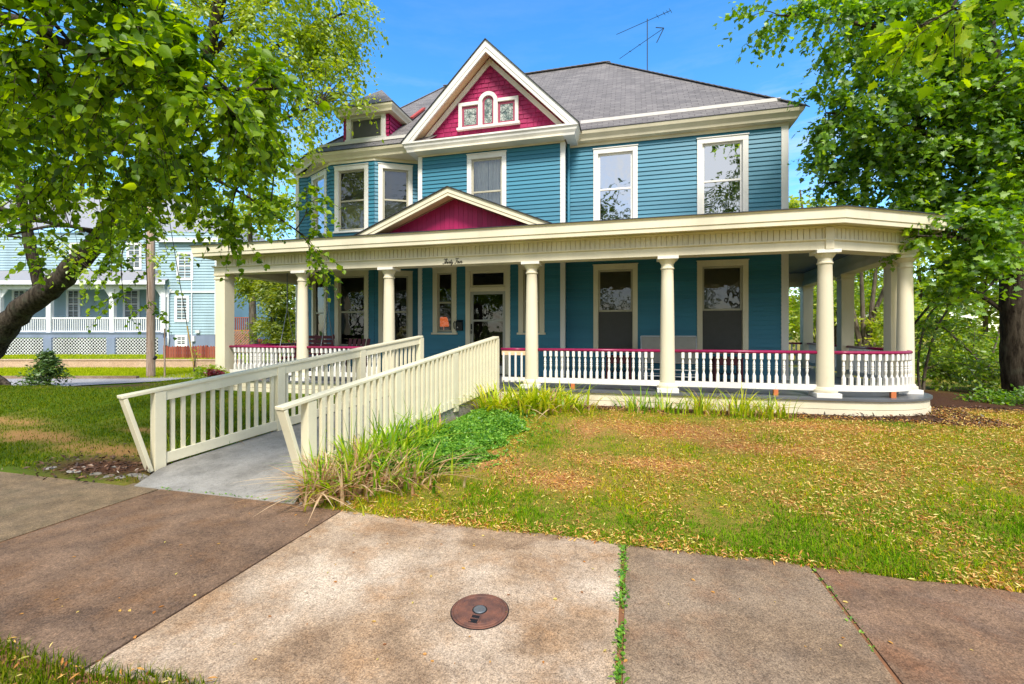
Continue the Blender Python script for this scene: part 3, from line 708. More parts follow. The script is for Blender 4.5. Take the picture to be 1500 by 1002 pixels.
mb = MB(); mb.beam((e1-0.02, 12.15, 7.86), (e1-0.02, 13.0, 8.55), 0.10, 0.05)
add('flashing', mb, M['redcap'], dr)

# ---- porch
PC = [(-9.15, 11.40), (-9.15, 8.55), (3.08, 8.55), (4.65, 9.45), (4.85, 12.3), (5.0, 15.2), (3.4, 15.2)]   # column line
mb = MB(); mb.sweep(PC, [(-0.15, 2.93), (0.15, 2.93), (0.15, 3.07), (-0.15, 3.07)])
beam = add('porch_beam', mb, M['cream'], house)
mb = MB(); mb.sweep(PC, [(-0.12, 3.0705), (0.165, 3.0705), (0.185, 3.085), (0.185, 3.10), (-0.12, 3.10)]); mb.sweep(PC, [(0.135, 3.285), (0.18, 3.30), (0.18, 3.315), (0.135, 3.315)])
add('beam_moulding', mb, M['cream'], beam)
mb = MB(); mb.sweep(PC, [(-0.10, 3.1005), (0.118, 3.1005), (0.118, 3.32), (-0.10, 3.32)])
for a, b in zip(PC, PC[1:]):
    fr = Fr(a, b); n = max(1, int(fr.len/0.088))
    for k in range(n):
        fr.box(mb, fr.len*k/n+0.006, fr.len*(k+1)/n-0.006, 0.11, 0.136, 3.1005, 3.319)
frieze = add('frieze', mb, M['cream'], house)
mb = MB(); mb.sweep(PC, [(-0.05, 3.3205), (0.43, 3.3205), (0.43, 3.34), (-0.05, 3.34)]); add('porch_soffit', mb, M['cream'], house)
mb = MB(); mb.sweep(PC, [(0.395, 3.295), (0.43, 3.295), (0.435, 3.36), (0.45, 3.37), (0.455, 3.50), (0.475, 3.53), (0.395, 3.53)])
add('porch_fascia', mb, M['cream'], house)
mb = MB(); mb.sweep(PC, [(0.30, 3.5305), (0.49, 3.5305), (0.49, 3.545), (0.30, 3.555)]); add('roof_edge', mb, M['drip'], house)
mb = MB(); mb.box(-9.3, 3.35, 8.45, 11.46, 3.325, 3.335)
mb.prism([(3.3505, 8.5, 3.325), (4.68, 9.35, 3.325), (5.0, 15.2, 3.325), (3.3505, 15.2, 3.325)], (0, 0, 0.01)); add('porch_ceiling', mb, M['greyceil'], house)
mb = MB()
O = [(-9.6, 8.08), (3.2, 8.08), (4.98, 9.12), (5.42, 15.6)]
uvpoly(mb, [(-9.6, 8.08, 3.55), (3.2, 8.08, 3.55), (3.35, 11.35, 4.08), (-9.6, 11.5, 4.08)], (1, 0, 0))
uvpoly(mb, [(3.2, 8.08, 3.55), (4.98, 9.12, 3.55), (3.35, 11.35, 4.08)], (0.86, 0.5, 0)); uvpoly(mb, [(4.98, 9.12, 3.55), (5.42, 15.6, 3.55), (3.35, 15.6, 4.08), (3.35, 11.35, 4.08)], (0, 1, 0))
add('porch_roof', mb, M['roof'], house)

# deck with its rounded corner, skirt boards below
def bez(p0, p1, p2, n): return [tuple((1-t)**2*a+2*t*(1-t)*b+t*t*c for a, b, c in zip(p0, p1, p2)) for t in [k/n for k in range(n+1)]]
CURVE = bez((3.0, 8.34), (4.72, 8.30), (4.98, 9.45), 18)
DP = [(-9.35, 11.44), (-9.35, 8.34)] + CURVE + [(5.1, 12.3), (5.3, 15.5), (3.34, 15.5)]
mb = MB(); poly = [(x, y, DECK-0.035) for x, y in DP] + [(3.34, 11.29, DECK-0.035), (-1.57, 11.29, DECK-0.035), (-1.57, 11.4, DECK-0.035), (-9.35, 11.46, DECK-0.035)]
mb.prism(poly, (0, 0, 0.035)); add('porch_deck', mb, M['deckgrey'], house)
mb = MB(); mb.sweep(DP, [(-0.06, 0.36), (-0.035, 0.36), (-0.035, 0.4945), (-0.06, 0.4945)]); mb.sweep(DP, [(-0.06, 0.10), (-0.022, 0.10), (-0.022, 0.352), (-0.06, 0.352)])
add('porch_skirt', mb, M['cream'], house)

def column(x, y, rot=0.0):
    mb = MB(); zt = 2.93; z = DECK
    mb.lathe((x, y, 0), [(0.170, z+0.075), (0.178, z+0.10), (0.170, z+0.128), (0.150, z+0.132), (0.146, z+0.150), (0.134, z+0.165)] +
             [(0.128-0.026*(k/10)**1.6, z+0.17+(zt-0.23-z-0.17)*k/10) for k in range(11)] +
             [(0.104, zt-0.225), (0.118, zt-0.215), (0.118, zt-0.195), (0.104, zt-0.185), (0.104, zt-0.13), (0.118, zt-0.115), (0.150, zt-0.065), (0.155, zt-0.055)], 28)
    o = add('porch_column', mb, M['cream'], house, smooth=True)
    e = o.modifiers.new('edges', 'EDGE_SPLIT'); e.split_angle = R(38)
    mb = MB(); mb.box(x-0.18, x+0.18, y-0.18, y+0.18, z, z+0.0745); add('plinth', mb, M['white'], o, bevel=0.006)
    mb = MB(); mb.box(x-0.175, x+0.175, y-0.175, y+0.175, zt-0.0545, zt-0.0005); add('capital', mb, M['white'], o, bevel=0.005)
for x, y in ((-7.02, 8.55), (-4.90, 8.55), (-1.85, 8.55), (0.62, 8.55), (3.08, 8.55), (4.63, 9.44)): column(x, y)
mb = MB(); mb.box(3.03, 3.15, 8.37, 8.44, 2.9305, 3.284); add('frieze_block', mb, M['cream'], house, bevel=0.004)
def post(x, y, w):
    mb = MB(); mb.box(x-w/2, x+w/2, y-w/2, y+w/2, DECK if y > 9 else 0.1, 2.9295)
    mb.box(x-w/2-0.02, x+w/2+0.02, y-w/2-0.02, y+w/2+0.02, 2.80, 2.845); mb.box(x-w/2-0.025, x+w/2+0.025, y-w/2-0.025, y+w/2+0.025, 2.885, 2.929)
    add('porch_post', mb, M['cream'], house, bevel=0.006)
post(-9.15, 8.55, 0.27)
for x, y in ((4.68, 9.85), (4.85, 12.3), (5.0, 15.2)): post(x, y, 0.26)

# turned baluster, shared by every bay
def baluster_mesh():
    mb = MB(); z = 0.73; s = 0.024
    mb.box(-s, s, -s, s, z, z+0.13); mb.box(-s, s, -s, s, 1.135, 1.235)
    mb.lathe((0, 0, 0), [(0.024, z+0.1301), (0.020, z+0.145), (0.014, z+0.175), (0.021, z+0.215), (0.024, z+0.24), (0.017, z+0.262), (0.023, z+0.27), (0.023, z+0.282), (0.016, z+0.29), (0.023, z+0.315), (0.019, z+0.35), (0.0125, z+0.385), (0.021, z+0.398), (0.024, z+0.4049)], 8)
    me = bpy.data.meshes.new('baluster'); me.from_pydata(mb.v, [], mb.f); me.materials.append(M['white'])
    return me
BAL = baluster_mesh()
def railing(path, spacing=0.108, turned=True, rail=True, clear=0.15, blocks=(), many=True):
    """burgundy round handrail over turned balusters and a bottom board"""
    mb = MB(); mb.sweep(path, [(-0.022, 0.63), (0.022, 0.63), (0.022, 0.729), (-0.022, 0.729)])
    o = add('porch_railing', mb, M['white'], house, bevel=0.004)
    mb = MB(); mb.tube([(p[0], p[1], 1.258) for p in path], 0.029, 12); add('handrail', mb, M['railred'], o, smooth=True)
    # arc length
    P = [Vector((p[0], p[1], 0)) for p in path]; ln = [0]
    for a, b in zip(P, P[1:]): ln.append(ln[-1]+(b-a).length)
    n = int((ln[-1]-2*clear)/spacing)
    far = MB()
    for k in range(n+1):
        s = clear+(ln[-1]-2*clear)*k/n
        i = max(j for j in range(len(ln)-1) if ln[j] <= s+1e-9); q = P[i].lerp(P[i+1], (s-ln[i])/(ln[i+1]-ln[i])); d = P[i+1]-P[i]
        if many:
            b = bpy.data.objects.new('baluster', BAL); C.objects.link(b); b.parent = o
            b.matrix_parent_inverse = Matrix.Translation(house.location).inverted() @ Matrix.Identity(4) if False else Matrix.Identity(4)
            b.location = (q.x, q.y, 0); b.rotation_euler = (0, 0, math.atan2(d.y, d.x))
        else: far.box(q.x-0.018, q.x+0.018, q.y-0.018, q.y+0.018, 0.73, 1.235)
    if not many:
        f = add('balusters', far, M['white'], o); f['kind'] = 'stuff'
    for s in blocks:
        i = max(j for j in range(len(ln)-1) if ln[j] <= s); q = P[i].lerp(P[i+1], (s-ln[i])/(ln[i+1]-ln[i]))
        mb = MB(); mb.box(q.x-0.035, q.x+0.035, q.y-0.03, q.y+0.03, DECK+0.0005, 0.6295); add('support_block', mb, M['orange'], o)
railing([(-9.0, 8.55), (-7.13, 8.55)], blocks=(0.9,)); railing([(-6.91, 8.55), (-5.02, 8.55)])
railing([(-1.74, 8.55), (0.51, 8.55)], blocks=(0.68,)); railing([(0.73, 8.55), (2.97, 8.55)], blocks=(1.62,))
railing(bez((3.19, 8.53), (4.45, 8.52), (4.62, 9.33), 12), spacing=0.102, blocks=(0.92,))
railing([(-9.15, 8.70), (-9.15, 11.4)], many=False); railing([(4.69, 9.99), (4.84, 12.16)], many=False); railing([(4.86, 12.44), (4.99, 15.06)], many=False); railing([(4.88, 15.2), (3.4, 15.2)], many=False)
# plain square balusters beside the ramp head
mb = MB(); mb.box(-2.44, -1.96, 8.53, 8.575, 0.63, 0.72); o = add('porch_railing', mb, M['white'], house)
mb = MB(); mb.tube([(-2.46, 8.55, 1.258), (-1.95, 8.55, 1.258)], 0.029, 12); add('handrail', mb, M['railred'], o, smooth=True)
mb = MB(); mb.box(-2.44, -1.96, 8.52, 8.56, 1.15, 1.2285); add('under_rail', mb, M['peach'], o)
for x in (-2.40, -2.28, -2.16, -2.04):
    mb = MB(); mb.box(x-0.018, x+0.018, 8.5615-0.06, 8.5195, 0.66, 1.20); add('baluster', mb, M['white'], o)

# downspout at the corner of the projecting bay
mb = MB(); mb.tube([(-1.50, 11.15, 6.2), (-1.50, 11.17, 6.08), (-1.50, 11.22, 5.98), (-1.50, 11.22, 4.12), (-1.47, 11.12, 4.06)], 0.042, 10)
add('downspout', mb, M['teal'], house, smooth=True)

# script house number on the beam: pen strokes
def stroke(mb, pts, x0, z0, s, r=0.0052):
    """one pen line, its corners rounded"""
    P = []
    for i in range(len(pts)-1):
        p0 = pts[max(i-1, 0)]; p1 = pts[i]; p2 = pts[i+1]; p3 = pts[min(i+2, len(pts)-1)]
        for k in range(5):
            t = k/5; q = [0.5*((2*p1[j])+(-p0[j]+p2[j])*t+(2*p0[j]-5*p1[j]+4*p2[j]-p3[j])*t*t+(-p0[j]+3*p1[j]-3*p2[j]+p3[j])*t**3) for j in (0, 1)]
            P.append(q)
    P.append(pts[-1])
    mb.tube([(x0+(x+0.22*y)*s, 8.395, z0+y*s) for x, y in P], r, 6)
mb = MB()
SCRIPT = [
    [(0.25, 1.75), (0.5, 2.0), (1.0, 1.95), (1.7, 2.1)], [(1.0, 1.95), (0.95, 1.0), (0.8, 0.2), (0.4, -0.1), (0.05, 0.15)],                       # T
    [(1.15, 0.1), (1.5, 1.1), (1.75, 1.9), (1.6, 2.0), (1.45, 1.2), (1.4, 0.0), (1.6, 0.6), (1.85, 0.85), (1.95, 0.5), (1.95, 0.1), (2.15, 0.1)],   # h
    [(2.1, 0.1), (2.35, 0.85), (2.35, 0.2), (2.5, 0.02), (2.7, 0.4)], [(2.45, 1.25), (2.48, 1.32)],                                                # i
    [(2.65, 0.3), (2.85, 0.95), (2.9, 0.8), (3.1, 0.78), (3.08, 0.2), (3.2, 0.02), (3.4, 0.3)],                                                      # r
    [(3.35, 0.2), (3.6, 1.0), (3.75, 1.6), (3.65, 0.4), (3.75, 0.02), (3.95, 0.3)], [(3.45, 1.1), (3.95, 1.15)],                                     # t
    [(3.95, 0.8), (4.0, 0.15), (4.25, 0.1), (4.45, 0.8), (4.4, -0.3), (4.2, -0.9), (3.95, -0.75), (4.3, -0.2), (4.75, 0.4)],                        # y
    [(5.5, 1.7), (5.75, 2.0), (6.3, 1.92), (7.0, 2.1)], [(6.25, 1.92), (6.15, 1.0), (6.0, 0.2), (5.65, -0.1), (5.4, 0.2)], [(5.85, 1.0), (6.55, 1.1)],  # F
    [(6.85, 0.8), (6.6, 0.6), (6.6, 0.15), (6.85, 0.0), (7.05, 0.35), (6.95, 0.8), (7.25, 0.75)],                                                   # o
    [(7.25, 0.8), (7.25, 0.2), (7.45, 0.0), (7.7, 0.5), (7.72, 0.8), (7.72, 0.2), (7.9, 0.05)],                                                      # u
    [(7.9, 0.1), (8.1, 0.95), (8.2, 0.8), (8.45, 0.85), (8.4, 0.2), (8.55, 0.05), (8.85, 0.5)],                                                      # r
]
for st in SCRIPT: stroke(mb, st, -3.63, 2.950, 0.047)
add('house_number_lettering', mb, M['ink'], house)
# ------------------------------------------------------------------ ACCESS RAMP
ramp_t = thing('access_ramp', 'long cream railed access ramp with grey concrete floor climbing to the porch', 'ramp', (-3.9, 6.0, 0))
def rz(y): return max(0.006, 0.006+(y-3.62)/(8.335-3.62)*0.520)
mb = MB()
LFT = [(-4.98, 3.565), (-5.22, 4.05), (-4.12, 8.335)]; RGTE = [(-3.02, 3.565), (-3.33, 4.2), (-2.46, 8.335)]
def lerp2(P, k):
    y0, y1 = P[0][1], P[-1][1]; y = y0+(y1-y0)*k
    for a, b in zip(P, P[1:]):
        if y <= b[1]+1e-9: t = (y-a[1])/(b[1]-a[1]); return (a[0]+(b[0]-a[0])*t, y)
    return P[-1]
rows = []
for k in range(25):
    a, b = lerp2(LFT, k/24), lerp2(RGTE, k/24); rows.append((a, b))
for (a, b), (c, d) in zip(rows, rows[1:]):
    mb.face([(a[0], a[1], rz(a[1])), (b[0], b[1], rz(b[1])), (d[0], d[1], rz(d[1])), (c[0], c[1], rz(c[1]))])
    mb.face([(a[0], a[1], -0.05), (a[0], a[1], rz(a[1])), (c[0], c[1], rz(c[1])), (c[0], c[1], -0.05)])
    mb.face([(b[0], b[1], rz(b[1])), (b[0], b[1], -0.05), (d[0], d[1], -0.05), (d[0], d[1], rz(d[1]))])
a, b = rows[0]; mb.face([(a[0], a[1], -0.05), (b[0], b[1], -0.05), (b[0], b[1], rz(b[1])), (a[0], a[1], rz(a[1]))])
add('ramp_floor', mb, M['ramp'], ramp_t)
def ramp_rail(A, B, zA, zB, npost, side, first_gap, board):
    A, B = Vector(A), Vector(B); d2 = (B-A); ln = d2.length; d2.normalize(); nrm = Vector((d2.y, -d2.x))
    def P(s, o=0.0): q = A+d2*s+nrm*o; return q
    def top(s): return zA+(zB-zA)*s/ln
    def pt(s, o, z): q = P(s, o); return Vector((q.x, q.y, z))
    mb = MB(); mb.beam(pt(-0.36, 0, top(-0.36)-0.018), pt(ln+0.03, 0, top(ln+0.03)-0.018), 0.13, 0.036)
    rail = add('ramp_railing', mb, M['rampcream'], ramp_t, bevel=0.006)
    if board:
        mb = MB(); mb.beam(pt(0.0, 0.03, top(0)-0.095), pt(ln, 0.03, top(ln)-0.095), 0.035, 0.115); add('rail_board', mb, M['rampcream'], rail, bevel=0.004)
    mb = MB()   # bottom board
    mb.beam(pt(0.0, 0.03*side, rz(A.y)+0.085), pt(ln, 0.03*side, rz(B.y)+0.085), 0.036, 0.12); add('bottom_board', mb, M['rampcream'], rail, bevel=0.004)
    ang = math.atan2(d2.y, d2.x)
    posts = [ln*k/(npost-1) for k in range(npost)]
    for s in posts:
        q = P(s); w = 0.058
        mb = MB(); zt = top(s)-0.037
        c = [pt(s+a*w, b*w, z) for z in (rz(q.y)-0.06, zt) for a, b in ((-1, -1), (1, -1), (1, 1), (-1, 1))]
        mb.hexa(c); add('post', mb, M['rampcream'], rail, bevel=0.006)
    # slanting end brace from the rail tip down to the post foot
    mb = MB(); mb.beam(pt(-0.325, 0, top(-0.36)-0.037), pt(-0.085, 0, rz(A.y)-0.03), 0.125, 0.042, up=(d2.x, d2.y, 0.3)); add('end_brace', mb, M['rampcream'], rail, bevel=0.005)
    # balusters share one mesh per rail
    h = (zA-0.037)-(rz(A.y)+0.03)
    bm = MB(); w = 0.019 if board else 0.024; sl = (zB-zA)/ln
    bm.hexa([(-w, -w, 0), (w, -w, 0), (w, w, 0), (-w, w, 0), (-w, -w, h-w*sl), (w, -w, h+w*sl), (w, w, h+w*sl), (-w, w, h-w*sl)])
    me = bpy.data.meshes.new('baluster'); me.from_pydata(bm.v, [], bm.f); me.materials.append(M['rampcream'])
    s = 0.14
    while s < ln-0.06:
        if min(abs(s-p) for p in posts) > 0.075:
            q = P(s, 0.0 if board else 0.04*side); b = bpy.data.objects.new('baluster', me); C.objects.link(b); b.parent = rail; b.matrix_parent_inverse = Matrix.Identity(4)
            z0 = rz(A.y)+0.03+(rz(B.y)-rz(A.y))*s/ln
            b.location = (q.x, q.y, z0); b.rotation_euler = (0, 0, ang); b.scale = (1, 1, ((top(s)-0.037)-z0)/h)
        s += 0.110
    return rail
ramp_rail((-5.26, 4.03), (-4.05, 8.25), 0.955, 1.52, 4, 1, 0.1, True)
ramp_rail((-3.37, 4.20), (-2.49, 8.25), 0.895, 1.51, 4, 1, 0.1, False)
# ------------------------------------------------------------------ GROUND
def sstep(a, b, x): t = np.clip((x-a)/(b-a), 0, 1); return t*t*(3-2*t)
def fwd_of(x, y): return x*FWD.x+y*FWD.y
def rgt_of(x, y): return x*RGT.x+y*RGT.y
_ph = RNG.uniform(0, 6.28, (14, 2)); _fr = RNG.uniform(0.5, 3.2, 14); _di = RNG.uniform(0, 6.28, 14)
def wob(x, y, s=1.0):
    r = 0
    for i in range(14):
        k = _fr[i]*s; r = r+np.sin(k*(x*math.cos(_di[i])+y*math.sin(_di[i]))+_ph[i, 0])/(1+_fr[i]*0.4)
    return r/5.0
def walk_edge(x): return 3.555-0.018*(x+0.1)+0.035*wob(x, x*0+1.0, 4.0)+0.02*wob(x, x*0+3.0, 11.0)
def near_edge(x): return 1.60+0.06*wob(x, x*0+7.0, 2.0)-0.10*sstep(-1.9, -0.8, x)
def height(x, y):
    x = np.asarray(x, float); y = np.asarray(y, float)
    h = 0.25*sstep(3.5, 8.2, y)+0.012*wob(x, y, 2.0)*sstep(3.4, 4.2, y)
    h = h+0.015*sstep(3.50, 3.62, y)
    z = fwd_of(x, y); r = rgt_of(x, y)
    left = sstep(11.0, 13.0, z)*sstep(-9.0, -11.0, r)          # falls to the side street
    h = h*(1-left)
    h = np.where((y > 1.55) & (y < 3.5), -0.06, h)
    h = np.where(y <= 1.55, 0.0, h)
    lx = np.interp(y, [3.55, 4.05, 8.335], [-4.98, -5.22, -4.12]); rx = np.interp(y, [3.55, 4.2, 8.335], [-3.02, -3.33, -2.46])
    h = np.where((x > lx-0.05) & (x < rx+0.05) & (y > 3.4) & (y < 8.4), -0.12, h)   # the ramp stands here
    return h
ell = [(0.55, 6.75, 1.5, 0.45), (-0.85, 4.75, 0.75, 0.30), (1.6, 6.2, 0.8, 0.25), (-1.5, 5.1, 0.6, 0.35), (0.3, 5.4, 0.9, 0.22), (2.6, 7.4, 1.2, 0.25), (-0.6, 6.6, 0.5, 0.5), (-6.6, 4.45, 1.3, 0.32), (-8.4, 4.7, 1.3, 0.30), (-7.2, 5.3, 0.6, 0.16), (-10.5, 5.2, 1.2, 0.25)]
def bare(x, y):
    b = 0
    for cx, cy, a, c in ell: b = np.maximum(b, np.exp(-((x-cx)/a)**2-((y-cy)/c)**2))
    return np.clip(b*1.1+0.30*wob(x, y, 2.2)+0.35*wob(x, y, 7.0), 0, 1)*0.85
def bed(x, y):
    """mulched beds: along the porch foot, at the ramp foot, under the right-hand trees"""
    a = sstep(7.75, 8.05, y)*(x > -2.5)*(x < 5.3)*(y < 9.6)
    b = np.exp(-((x+5.95)/0.85)**2-((y-3.92)/0.34)**2)*1.3
    c = sstep(9.0, 9.7, y-0.12*(x-5))*sstep(4.6, 5.2, x)*sstep(13.5, 12.0, y)*sstep(11.5, 10.0, x)
    d = np.exp(-((x+2.9)/0.35)**2-((y-4.0)/0.4)**2)*1.3
    e = np.exp(-((x+13.2)/1.8)**2-((y-8.6)/0.6)**2)*1.3
    return np.clip(np.maximum.reduce([a+0*x, b, c+0*x, d, e+0*x])+0.12*wob(x, y, 5.0)*(np.maximum.reduce([a+0*x, b, c+0*x, d]) > 0.05), 0, 1)
def axis(lo, hi, fine, far, grow=1.35):
    a = list(np.arange(lo, hi+1e-6, fine)); s = fine
    while a[-1] < far: s *= grow; a.append(a[-1]+s)
    s = fine
    while a[0] > -far: s *= grow; a.insert(0, a[0]-s)
    return np.array(a)
gx = axis(-14, 10, 0.10, 600); gy = axis(0.6, 10.4, 0.08, 600)
GX_, GY_ = np.meshgrid(gx, gy, indexing='ij'); H = height(GX_, GY_)
V = np.stack([GX_, GY_, H], -1).reshape(-1, 3); nx, ny = len(gx), len(gy)
ii, jj = np.meshgrid(np.arange(nx-1), np.arange(ny-1), indexing='ij'); q = (ii*ny+jj).ravel()
F = np.stack([q, q+ny, q+ny+1, q+1], -1)
def ground_mat():
    m, nt, out = new_mat('lawn soil and thatch')
    v = coord(nt)
    att = nt.nodes.new('ShaderNodeAttribute'); att.attribute_name = 'cover'; sp = nt.nodes.new('ShaderNodeSeparateColor'); L(nt, att.outputs['Color'], sp.inputs[0])
    f1 = noise(nt, v, 6, 6, 0.7); f2 = noise(nt, v, 45, 4, 0.7)
    green = mix(nt, f2, (0.06, 0.11, 0.005), (0.21, 0.27, 0.015)); tan = mix(nt, f2, (0.22, 0.11, 0.025), (0.58, 0.34, 0.11))
    c = mix(nt, ramp(nt, f1, [(0.35, (0, 0, 0)), (0.6, (0.6, 0.6, 0.6))]), green, tan)
    c = mix(nt, sp.outputs[0], c, mix(nt, f2, (0.30, 0.11, 0.04), (0.66, 0.34, 0.14)))
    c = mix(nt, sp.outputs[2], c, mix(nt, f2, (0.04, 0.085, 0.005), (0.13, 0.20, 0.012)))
    c = mix(nt, sp.outputs[1], c, mix(nt, f2, (0.030, 0.015, 0.009), (0.14, 0.065, 0.035)))
    principled(nt, out, c, 0.95, bump(nt, f2, 0.8, 0.03), 0.1)
    return m
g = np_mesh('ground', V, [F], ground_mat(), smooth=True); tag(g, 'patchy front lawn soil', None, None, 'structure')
col = g.data.color_attributes.new('cover', 'FLOAT_COLOR', 'POINT')
x, y = V[:, 0], V[:, 1]
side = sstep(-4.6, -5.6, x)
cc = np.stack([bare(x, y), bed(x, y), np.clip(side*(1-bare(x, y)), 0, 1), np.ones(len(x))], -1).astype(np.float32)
col.data.foreach_set('color', cc.ravel())

# pavement slabs, each with its own age and colour; the lawn frays over their far edge
def slab(x0, x1, matk, name, label, tilt=0.0):
    n = max(6, int((x1-x0)/0.06)); top = []; mb = MB()
    xs = [x0+(x1-x0)*k/n for k in range(n+1)]
    far = [float(walk_edge(np.array(v))) for v in xs]; near = [float(near_edge(np.array(v))) for v in xs]
    for k in range(n):
        a, b = xs[k], xs[k+1]
        z = lambda X: tilt*(X-x0)/(x1-x0)
        mb.face([(a, near[k], z(a)), (b, near[k+1], z(b)), (b, far[k+1], z(b)), (a, far[k], z(a))])
        mb.face([(a, near[k], -0.1), (b, near[k+1], -0.1), (b, near[k+1], z(b)), (a, near[k], z(a))])
        mb.face([(a, far[k], z(a)), (b, far[k+1], z(b)), (b, far[k+1], -0.1), (a, far[k], -0.1)])
    mb.face([(x0, near[0], -0.1), (x0, near[0], 0), (x0, far[0], 0), (x0, far[0], -0.1)]); mb.face([(x1, near[-1], tilt), (x1, near[-1], -0.1), (x1, far[-1], -0.1), (x1, far[-1], tilt)])
    o = add(name, mb, M[matk]); tag(o, label, None, None, 'structure')
slab(-15.0, -7.0, 'slab_a', 'pavement', 'far mossy pavement slab'); slab(-6.99, -4.655, 'slab_a', 'pavement', 'mossy brown pavement slab beyond the ramp foot')
slab(-4.625, -2.512, 'slab_b', 'pavement', 'dark rust brown pavement slab before the ramp', 0.004); slab(-2.500, -0.070, 'slab_c', 'pavement', 'pale worn pavement slab around the iron cover')
slab(-0.038, 1.172, 'slab_d', 'pavement', 'grey brown pavement slab beside the weedy joint'); slab(1.196, 6.0, 'slab_e', 'pavement', 'red brown pavement slab at the lawn edge')
mb = MB(); mb.box(-15, 9, 1.5, 3.45, -0.2, -0.008); o = add('pavement_bed', mb, plain('joint dirt', (0.24, 0.105, 0.045), 0.95, var=0.5, scale=30)); tag(o, 'dirt in the pavement joints', None, None, 'structure')

# iron cover let into the pale slab
mh = thing('meter_cover', 'round rusty iron utility cover with dark hub and key slot set in pale pavement', 'manhole cover', (-0.84, 2.475, 0))
c = (-0.84, 2.475, 0)
mb = MB(); mb.lathe(c, [(0.168, -0.04), (0.168, 0.0025), (0.162, 0.0025)], 48); add('rim_gap', mb, M['black'], mh)
mb = MB(); mb.lathe(c, [(0.162, -0.04), (0.162, 0.003)], 48); mb.lathe(c, [(0.1625, -0.04), (0.1625, 0.004), (0.161, 0.0065), (0.154, 0.0065), (0.152, 0.001)], 48); add('rim', mb, M['rust'], mh, smooth=False)
mb = MB(); mb.lathe(c, [(0.149, -0.02), (0.149, 0.006), (0.146, 0.009), (0.132, 0.009), (0.130, 0.0065), (0.126, 0.0065), (0.124, 0.0085), (0.045, 0.0085)], 48)
for k in range(36):
    if k % 9 in (0, 1): continue
    t = 2*math.pi*k/36; mb.lathe((c[0]+0.112*math.cos(t), c[1]+0.112*math.sin(t), 0.008), [(0.006, 0), (0.0045, 0.0035)], 6)
add('lid', mb, M['rust'], mh)
mb = MB(); mb.lathe(c, [(0.036, 0.0), (0.036, 0.0115), (0.032, 0.0145), (0.02, 0.0145)], 32); add('hub', mb, plain('worn grey iron', (0.20, 0.21, 0.21), 0.35, 0.5, 0.5), mh)
mb = MB(); mb.lathe(c, [(0.0435, 0.0), (0.0435, 0.0088)], 32); add('hub_gap', mb, M['black'], mh)
mb = MB(); mb.box(c[0]-0.026, c[0]+0.026, c[1]-0.122, c[1]-0.055, 0.0, 0.0092); add('key_slot', mb, M['black'], mh)
mb = MB(); mb.box(c[0]-0.029, c[0]-0.0225, c[1]-0.118, c[1]-0.052, 0.0, 0.012); mb.box(c[0]+0.0225, c[0]+0.029, c[1]-0.118, c[1]-0.052, 0.0, 0.012); mb.box(c[0]-0.022, c[0]+0.022, c[1]-0.090, c[1]-0.083, 0.0, 0.0115); add('slot_rim', mb, M['rust'], mh)

# edging stones by the left lawn
rr = random.Random(5)
for k, (px, py, w, l) in enumerate([(75, 688, 0.10, 'small flat pale stone alone on the lawn edge left of the ramp'), (108, 693, 0.19, 'long pale edging stone, largest of those left of the ramp'), (140, 697, 0.12, 'pale edging stone between the long one and the paired ones'),
        (160, 700, 0.10, 'greyish edging stone, farther of the close pair by the ramp'), (176, 702, 0.11, 'greyish edging stone, nearer the ramp of the close pair'), (200, 699, 0.30, 'long mossy edging strip touching the ramp brace')]):
    p = at(px, py, 1.6*667/(py-486)); mb = MB(); n = 9; base = len(mb.v)
    ring = lambda f, z: [(p.x+w*f*math.cos(2*math.pi*j/n+0.2)*(0.55+rr.uniform(-0.08, 0.08)), p.y+0.055*f*math.sin(2*math.pi*j/n+0.2)*(1+rr.uniform(-0.2, 0.2)), z) for j in range(n)]
    r0, r1, r2 = ring(1.0, -0.02), ring(0.95, 0.018), ring(0.7, 0.028)
    mb.v += r0+r1+r2
    for a in (0, 1):
        for j in range(n): mb.f.append((a*n+j, a*n+(j+1) % n, (a+1)*n+(j+1) % n, (a+1)*n+j))
    mb.f.append(tuple(2*n+j for j in range(n)))
    tag(add('edging_stone', mb, M['stone']), l, 'stone', 'edging stones along the lawn')

# ------------------------------------------------------------------ THINGS ON THE PORCH
mb = MB(); mbx = thing('mailbox', 'small black wall mailbox beside the front door frame', 'mailbox', (-4.24, 10.85, 1.62))
mb.box(-4.31, -4.14, 10.78, 10.875, 1.63, 1.86); mb.prism([(-4.315, 10.765, 1.845), (-4.315, 10.88, 1.905), (-4.315, 10.88, 1.86), (-4.315, 10.765, 1.83)], (0.18, 0, 0)); add('box', mb, M['black'], mbx, bevel=0.008)
mb = MB(); mb.lathe((-4.25, 10.775, 1.70), [(0.012, 0), (0.012, 0.02), (0.004, 0.03)], 10); add('keyhole_plate', mb, M['flowerwhite'], mbx)
mb = MB(); mb.tube([(-4.355, 10.84, 1.86), (-4.36, 10.79, 1.82), (-4.355, 10.79, 1.72), (-4.36, 10.84, 1.68)], 0.012, 6); add('newspaper_hook', mb, M['black'], mbx)
